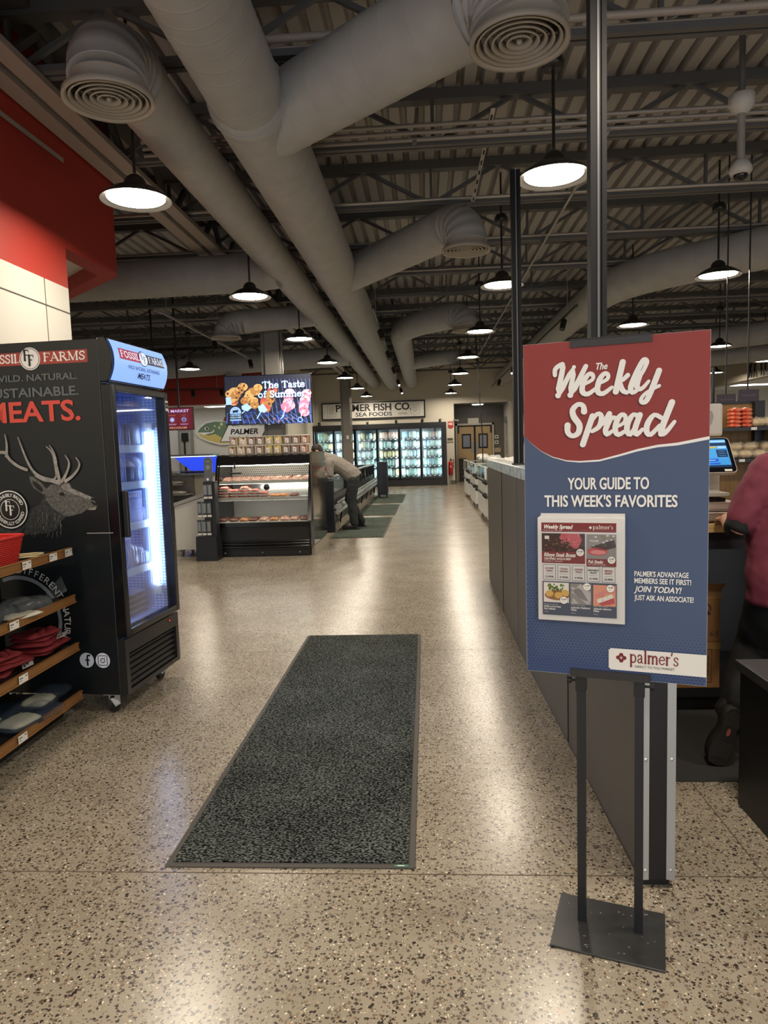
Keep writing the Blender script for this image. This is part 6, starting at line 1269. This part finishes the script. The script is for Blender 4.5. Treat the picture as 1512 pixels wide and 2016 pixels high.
JB = dict(pelvis=(.03, .0, .80, .125), waist=(.05, .02, .98, .12), chest=(.10, .04, 1.17, .13), neck=(.17, .1, 1.33, .06), head=(.19, .15, 1.46), face=(.1, 1, -.15), top=(.05, .15, 1), hiptop=(.03, 0, .9, .125),
 shl=(-.075, .02, 1.225, .06), ell=(-.205, .01, .985, .043), wrl=(-.15, .235, 1.0, .028), shr=(.33, .03, 1.23, .06), elr=(.41, .05, 1.0, .043), wrr=(.32, .28, 1.0, .028),
 hipl=(-.035, .0, .76, .09), knl=(-.06, .15, .42, .06), anl=(-.215, -.04, .23, .036), bal=(-.27, -.085, .12, .03), tol=(-.30, -.09, .06, .026), hipr=(.13, .0, .76, .09), knr=(.19, .06, .42, .06), anr=(.19, .0, .09, .042), bar=(.19, .11, .05, .04), tor=(.19, .18, .035, .032))
topB = [([(.035, .0, .665, .176), (.032, .0, .80, .174), (.04, .02, .96, .168), (.07, .03, 1.12, .172), (.11, .05, 1.24, .135), (.15, .07, 1.30, .085)], (.84, 1.12)), ([(-.06, .02, 1.235, .075), (.12, .05, 1.27, .085), (.31, .03, 1.24, .075)], None)] + [([JB['sh' + s][:3] + (.082,), mid(JB['sh' + s], JB['el' + s], .5, .071), mid(JB['sh' + s], JB['el' + s], .88, .063)], None) for s in 'lr']
tB = person('cashier in a maroon polo shirt seen from behind at the checkout counter', (1.52, 2.98, .006), JB, (('l', (.3, 1, -.1), -1), ('r', (-.2, 1, -.1), 1)), None, topB, MAR, 'polo_shirt', 'trousers', BKF, 'r', (0, 1, 0))
for s in 'lr': blob('undersleeve', lambda b: limb(b, [mid(JB['sh' + s], JB['el' + s], .6, .058), mid(JB['sh' + s], JB['el' + s], 1.0, .055), mid(JB['el' + s], JB['wr' + s], .12, .05)]), BKF, tB, .009, 2)
# raised shoe, sole towards the entrance
sole = [(-.034, .0), (-.046, .03), (-.05, .07), (-.046, .10), (-.034, .135), (-.031, .16), (-.037, .19), (-.036, .22), (-.022, .245), (.0, .252), (.022, .245), (.036, .22), (.037, .19), (.031, .16), (.036, .13), (.047, .10), (.05, .06), (.044, .025), (.03, .003), (.0, -.006)]
ax = Vector((.30, -.03, .95)).normalized(); sx = Vector((.94, -.06, -.34)).normalized(); nz = ax.cross(sx).normalized()
nz = nz if nz.y > 0 else -nz
so = Vector((-.335, -.14, .012))
b = B(); b.prism(sole, so, sx, ax, nz * .028, 0, True)
q = B(); q.prism([(x * .93, y * .96 + .005) for x, y in sole], so + nz * .028, sx, ax, nz * .035, 0, True); q.tube([so + ax * .2 + nz * .075, so + ax * .2 + nz * .1, Vector(JB['anl'][:3]) + Vector((.01, 0.03, .03))], [.038, .042, .044], 12)
sh = q.obj('shoe', SHOE, tB)
b.obj('outsole', M('outsole', '24221f', .7), sh)
p = Print(so - nz * .0, sx, ax, -nz, .0012)
for k in range(-4, 5): p.rect(k * .0098 - .003, k * .0098 + .003, .03 if abs(k) < 4 else .05, .10 if abs(k) < 4 else .09, 0); p.rect(k * .0075 - .0024, k * .0075 + .0024, .17, .235 if abs(k) < 3 else .22, 0)
p.disc(0, .145, .008, 1, 14, .018); p.obj('tread', [M('tread', '34312d', .7), M('tread_logo', 'a5584a', .5)], sh)

# ================================================================ checkout on the right
PLANK = M('counter_plank', 'b98f58', .5, noise=.4, nscale=5, stretch=(1, 14, 14), c2='d6b47c')
t = thing('checkout_counter', 'checkout counter with a pale wood top and black open base', 'counter', (.80, 3.36, 0))
B().bb(0, 2.2, 0, .75, .925, .967).obj('worktop', PLANK, t, .003); B().bb(.02, 2.18, .68, .72, .0, .925).bb(.02, .06, .03, .68, 0, .925).bb(1.3, 1.34, .03, .68, 0, .925).bb(.02, 2.18, .06, .68, .09, .135).bb(.02, 2.18, .12, .68, 0, .09).bb(.02, 2.18, .03, .1, .84, .925).obj('base', BLK, t)
CARD = M('cardboard', '8a6238', .8, noise=.08, nscale=5); TAPE = M('carton_tape', 'a07a4c', .4); CINK = M('carton_ink', '3a2a1c', .7)
for z, h, l in ((.135, .235, 'brown carton at the bottom of the stack under the counter'), (.37, .255, 'brown carton on top of the stack under the counter')):
    t = thing('carton', l, 'box', (1.24, 3.42, z)); B().bb(-.19, .195, 0, .32, 0, h).obj('box', CARD, t, .004); B().bb(-.191, .196, -.001, .0, h - .035, h - .005).obj('tape', TAPE, t)
    p = Print((0, 0, 0), (1, 0, 0), (0, 0, 1), (0, -1, 0), .0012)
    if h > .24: p.ring(.12, .17, .022, .029, 0, -.5, 4.6); p.poly([(.12, .135), (.15, .14), (.135, .16)], 0); p.text('6.5', .165, .03, .025, 0)
    else: p.frame(.125, .155, .03, .2, .002, 0); p.text('THIS SIDE UP', .143, .115, .012, 0, 'c', 1, 0, rot=PI / 2); p.rect(.05, .1, .05, .06, 0)
    p.obj('printing', CINK, t)
    if h > .24: B().bar((-.19, -.0, h), (-.19, -.0, h + .01), .01).add([(-.19, 0, h), (.195, 0, h), (.20, -.05, h + .05), (-.18, -.05, h + .05)], [(0, 1, 2, 3)]).obj('flap', CARD, t)
t = thing('floor_mat', 'plain dark rubber standing mat behind the checkout', 'mat', (1.5, 3.0, 0)); B().bb(-.72, .72, -.28, .47, 0, .006).obj('sheet', M('mat_rubber', '2b2a29', .85), t, .004)
t = thing('packing_desk', 'low black desk at the right edge before the cashier', 'desk', (1.143, 1.3, 0)); B().bb(0, .8, 0, 1.25, 0, .515).obj('cabinet', M('desk_black', '17171a', .45), t, .003); B().bb(-.014, .82, -.02, 1.262, .522, .557).obj('top', M('desk_top', '3c3c3f', .45), t, .002); B().bb(.01, .79, .01, 1.24, .515, .522).obj('gap', HOLE, t)
tag(B().lathe([(.001, .028), (.02, .026), (.032, .014), (.034, .0)], n=20).obj('computer_mouse', WHITEP, None, 0, 2, (1.22, 2.30, .557)), 'small white rounded object on the black desk corner', 'mouse')
# till
t = thing('cash_drawer', 'taupe metal cash drawer on the wood counter', 'drawer', (1.32, 3.40, .967)); TP = M('taupe_metal', '9a8b80', .35, metal=.25)
B().bb(-.2, .19, 0, .38, .006, .10).obj('case', TP, t, .004); B().bb(-.19, .18, -.006, 0, .012, .092).obj('front', TP, t, .003); B().bb(-.14, .15, -.010, -.006, .048, .054).obj('slot', M('slot_pale', 'd9cdc4', .3), t); B().bb(-.14, .15, -.0102, -.0098, .054, .058).obj('slot_gap', HOLE, t); B().bb(.04, .13, -.0075, -.006, .068, .09).obj('plate', M('plate_taupe', 'a89a90', .3), t); B().bb(-.18, .17, .02, .36, 0, .006).obj('foot', BLK, t)
t = thing('till_terminal', 'tilted touch screen till with a blue display beside the sign edge', 'till', (1.31, 3.42, 1.067))
B().bb(-.17, .15, .02, .3, 0, .018).obj('rubber_tray', BLK, t, .003); B().bb(-.17, .16, .0, .28, .026, .045).bb(-.02, .0, .0, .28, .018, .026).bb(.1, .12, .05, .28, .018, .026).bb(-.15, -.12, .05, .28, .018, .026).obj('deck', M('till_grey', 'aaa69f', .45), t, .003)
B().prism([(.1, .045), (.28, .045), (.20, .30), (.14, .30)], (-.1, 0, 0), (0, 1, 0), (0, 0, 1), (.19, 0, 0)).obj('stand', M('till_pale', 'bcb8b0', .45), t, .01); B().bb(-.165, .155, .1, .12, .045, .15).obj('back_shell', M('till_pale'), t, .008)
tl = .62; u = Vector((0, math.sin(tl), math.cos(tl))); n_ = Vector((0, -math.cos(tl), math.sin(tl))); o_ = Vector((0, -.05, .145)); hw = .176; L = .205; rr = [(sx * (hw - .02) + .02 * math.cos(a), cy_ + .02 * math.sin(a)) for sx, cy_, a0 in ((1, L - .02, 0), (-1, L - .02, 90), (-1, .02, 180), (1, .02, 270)) for a in [math.radians(a0 + 22.5 * k) for k in range(5)]]
sc = B().prism(rr, o_, (1, 0, 0), u, -n_ * .022).obj('screen_shell', M('shell_pale', 'cfccc6', .4), t); B().prism([(x * .98, L / 2 + (y - L / 2) * .97) for x, y in rr], o_ + n_ * .0, (1, 0, 0), u, n_ * .002).obj('bezel', GLB, sc)
p = Print(o_ + n_ * .002, (1, 0, 0), u, n_, .0005); p.rect(-.155, .155, .03, .192, 0); p.up(); p.rect(-.155, .155, .176, .186, 1); p.rect(-.155, .155, .155, .172, 2); p.rect(-.155, .06, .138, .152, 3); p.rect(.06, .105, .14, .152, 4); p.rect(.11, .15, .14, .152, 1)
p.rect(-.15, -.1, .105, .13, 2); p.rect(.1, .15, .088, .132, 2); p.rect(.03, .1, .062, .08, 5); p.rect(-.0, .04, .046, .056, 2); p.rect(.055, .105, .046, .056, 5); p.rect(-.155, .155, .03, .042, 2); p.up(); p.rect(.045, .085, .069, .073, 1)
for k in range(3): p.rect(.108, .142, .095 + k * .013, .098 + k * .013, 3)
p.rect(.115, .15, .006, .018, 6); p.text('menu', .02, .161, .006, 1); p.obj('display', [E_('till', '3a8ac9', .75), E_('tillpale', '8fb8dc', .7), E_('tillnavy', '142a4a', .7), E_('tillmid', '3f74a8', .7), E_('tillgold', 'a89a55', .7), E_('tillblue', '1d55b8', .8), WHITE], sc)
t = thing('receipt_paper', 'white folded slip lying on the till deck', 'paper', (1.405, 3.45, 1.112)); B().bb(-.035, .03, 0, .03, 0, .004).bb(-.033, .03, .004, .03, .004, .013).obj('sheet', WHITE, t)
t = thing('pen', 'dark pen with pale rings lying on the till deck', 'pen', (1.33, 3.44, 1.112)); B().cyl((-.07, 0, .006), (.0, 0, .006), .005, n=8).obj('barrel', BLK, t); B().cyl((.0, 0, .006), (.035, 0, .006), .006, n=8).obj('grip', M('pen_grip', 'cfc59a', .4), t)
t = thing('card_terminal', 'pale grey display unit on a white pole behind the till', 'terminal', (1.56, 3.95, .967)); B().bb(-.11, -.06, -.02, .02, 0, .56).obj('pole', M('till_pale'), t, .006); B().bb(-.09, .085, -.03, .02, .42, .6).obj('back', M('terminal_grey', 'b4b1ab', .4), t, .015); B().prism([(-.06, .45), (-.02, .45), (.02, .49), (.03, .53), (.02, .56), (-.06, .56)], (0, -.035, 0), (1, 0, 0), (0, 0, 1), (0, .006, 0)).obj('cable_loop', M('loop_grey', '8a8884', .5), t); B().bb(-.12, .0, -.05, .06, 0, .012).obj('foot', M('till_pale'), t)
# gondola of bread and orange packs
t = thing('gondola_shelf', 'black-framed shelf with oak back panels behind the till', 'shelf', (2.3, 5.75, 0))
B().bb(0, .50, .34, .37, .1, 1.30).bb(0, .50, .34, .37, 1.315, 1.66).bb(.58, 1.3, .34, .37, .1, 1.5).obj('back_panel', M('gondola_oak', '94703f', .5, noise=.2, nscale=8, stretch=(16, 16, 1)), t); B().bb(.49, .57, .28, .4, 0, 1.68).bb(-.04, .0, .3, .4, 0, 1.68).bb(1.3, 1.36, .3, .4, 0, 1.6).bb(0, .5, .33, .38, 1.66, 1.68).bb(0, .5, .335, .345, 1.30, 1.315).obj('upright', BLK, t); B().bb(0, 1.3, 0, .4, 0, .12).obj('base', BLK, t)
for x0, x1, z, tags in ((-.02, .9, 1.45, (.33, .47)), (-.02, .56, 1.195, (.24, .5)), (.58, 1.3, 1.33, ()), (0, 1.3, .8, ()), (0, 1.3, .45, ())):
    s_ = B().bb(x0, x1, .02, .34, z - .008, z + .004).obj('shelf_board', BLK, t); B().bb(x0, x1, 0, .02, z - .022, z + .006).obj('front_rail', M('rail_black', '262626', .4), s_)
    for x in tags: B().bb(x, x + .045, -.003, 0, z - .018, z + .004).obj('price_tag', TAGW, s_)
OR = M('orange_pack', 'd9512c', .35, noise=.4, nscale=28, c2='ee9a7c'); random.seed(18)
om = None
for l in range(5):
    for c in range(2):
        if om is None: b = B(); packet(b, (0, 0, .016), (.085, .14, .034), 0, 5, 0, .3, n=8); om = o = b.obj('sausage_pack', OR); lab0 = 1
        else: o = om.copy(); COL.objects.link(o)
        o.location = (2.545 + c * .082, 5.86, 1.454 + l * .032); o.rotation_euler = (0, 0, random.uniform(-.15, .15)); tag(o, f'orange pack, {("lowest", "second", "middle", "fourth", "top")[l]} of the {("left", "right")[c]} stack on the oak gondola', 'pack', 'orange packs stacked on the gondola')
BR = M('bread', 'c9a774', .6, noise=.3, nscale=16, c2='e2cda2'); BAGM = M('bread_bag', 'e8e2d4', .15, alpha=.22)
def bread(x, y, z, rz, lab, first=[None], L=.14):
    if first[0]: return dup(first[0], (x, y, z), rz, lab)
    t = thing('bread_bag', lab, 'bread', (x, y, z), rz, 'bagged bread on the gondola'); b = B(); packet(b, (0, 0, .035), (.105, .2, .065), 0, 9, 0, .3, n=8); b.obj('loaf', BR, t); q = B(); packet(q, (0, -.01, .038), (.12, .26, .08), 0, 4, 0, .4, n=11, freq=4); q.obj('bag', BAGM, t); first[0] = t
for x, z, l in ((2.715, 1.454, 'bread bag beside the orange packs on the upper gondola shelf'), (2.815, 1.454, 'bread bag at the right of the upper gondola shelf'), (2.50, 1.199, 'bread bag at the left of the lower gondola shelf, near the screen'), (2.61, 1.199, 'second bread bag from the left on the lower gondola shelf'), (2.72, 1.199, 'third bread bag from the left on the lower gondola shelf'), (2.83, 1.199, 'bread bag at the right of the lower gondola shelf')): bread(x, 5.87, z, random.uniform(-.2, .2), l)
for x, l in ((2.56, 'bread bag lying on top at the left of the lower shelf pile'), (2.67, 'bread bag lying on top in the middle of the lower shelf pile'), (2.79, 'bread bag lying on top at the right of the lower shelf pile')): bread(x, 5.9, 1.262, random.uniform(-.3, .3), l)
bm = None
for k in range(5):
    if not bm:
        bm = t = thing('sauce_bottle', '', 'bottle', (0, 0, 0), 0, 'white bottles on the right gondola'); B().lathe([(.001, 0), (.03, 0), (.032, .01), (.032, .09), (.014, .12), (.014, .125)], n=14).obj('body', M('bottle_white', 'e3dfd8', .3), t); B().lathe([(.016, .125), (.016, .15), (.001, .152)], n=12).obj('cap', BLK, t); B().lathe([(.0325, .03), (.0325, .07)], n=14).obj('label', M('bottle_label', 'c9a6a0', .4), t)
    else: t = dup(bm, (0, 0, 0))
    t.location = (2.925 + k * .075, 5.86, 1.335); t['label'] = f'white sauce bottle on the gondola bay right of the upright, {("first", "second", "third", "fourth", "fifth")[k]} from it'
# hanging boards behind the gondola
HB = M('board_plum', '4d4350', .5)
for x0, x1, z1, l in ((3.20, 3.40, 1.85, 'plum board hanging behind the gondola, left one of the pair'), (3.43, 3.645, 1.89, 'plum board hanging behind the gondola, right one of the pair')):
    t = thing('hanging_board', l, 'board', (x0, 7.8, 0)); B().bb(0, x1 - x0, 0, .03, 1.5, z1).obj('panel', HB, t); B().bar((.1, .015, z1), (.1, .015, 4.43), .012).obj('rod', BLK, t)
    p = Print((0, 0, 0), (1, 0, 0), (0, 0, 1), (0, -1, 0), .001); p.text("PALMER'S MARKET", .11, z1 - .07, .018, 0, 'c', 1, .0, width=.15); LM = [M('plum_pale', '8f7f95', .5), M('lilac_ink', '8d95d8', .5)]; p.obj('heading', LM, t); p = Print((0, 0, 0), (1, 0, 0), (0, 0, 1), (0, -1, 0), .001); p.text('Advantage', .11, z1 - .17, .05, 1, 'c', 1, .02, width=.18); p.obj('lettering', LM, t)
t = thing('framed_sign', 'cream framed sign on black posts left of the plum boards', 'sign', (3.12, 8.2, 0)); B().bb(-.12, .1, 0, .02, 1.72, 1.96).obj('panel', M('cream_board', 'd8cfb8', .5), t); B().bb(.1, .13, -.01, .03, 0, 2.15).bb(.19, .215, -.01, .03, 0, 2.18).bb(-.15, -.12, -.01, .03, 0, 2.15).obj('post', BLK, t); p = Print((0, 0, 0), (1, 0, 0), (0, 0, 1), (0, -1, 0), .001); p.text('NG', .02, 1.86, .03, 0, rot=PI / 2); p.obj('lettering', BLACK, t)
# raised kitchen lettering on the bulkhead
t = thing('wall_lettering', 'black raised letters reading KITCHEN on the beige bulkhead', 'lettering', (8.98, 19.72, 3.0))
for k, ch in enumerate('KITCHEN'):
    p = Print((0, -k * .30 + .05, 0), (0, -1, 0), (0, 0, 1), (-1, 0, 0), .008)
    for q in range(4): p.up(); p.text(ch, 0, 0, .36, 0, 'l', 1, .02, width=.21 if ch != 'I' else .06)
    p.obj('letter', BLACK, t)
t = thing('wall_cabinet', 'oak-fronted cabinet run on the far kitchen wall', 'cabinet', (13.6, 26 - 3, 1.6)); B().bb(0, .38, -3, 2.5, 0, .55).obj('body', M('gondola_oak'), t); q = B()
for k in range(6): q.bb(-.01, 0, -2.9 + k * .9, -2.88 + k * .9, 0, .55)
q.obj('divider', BLK, t)
t = thing('kitchen_counter', 'dark counter along the opening under the kitchen bulkhead', 'counter', (9.0, 14, 0)); B().bb(0, .5, -6, 10, 0, 1.0).obj('body', M('kitchen_dark', '3f3b36', .5), t); B().bb(-.03, .53, -6, 10, 1.0, 1.04).obj('top', M('kitchen_top', '8d8474', .4), t)
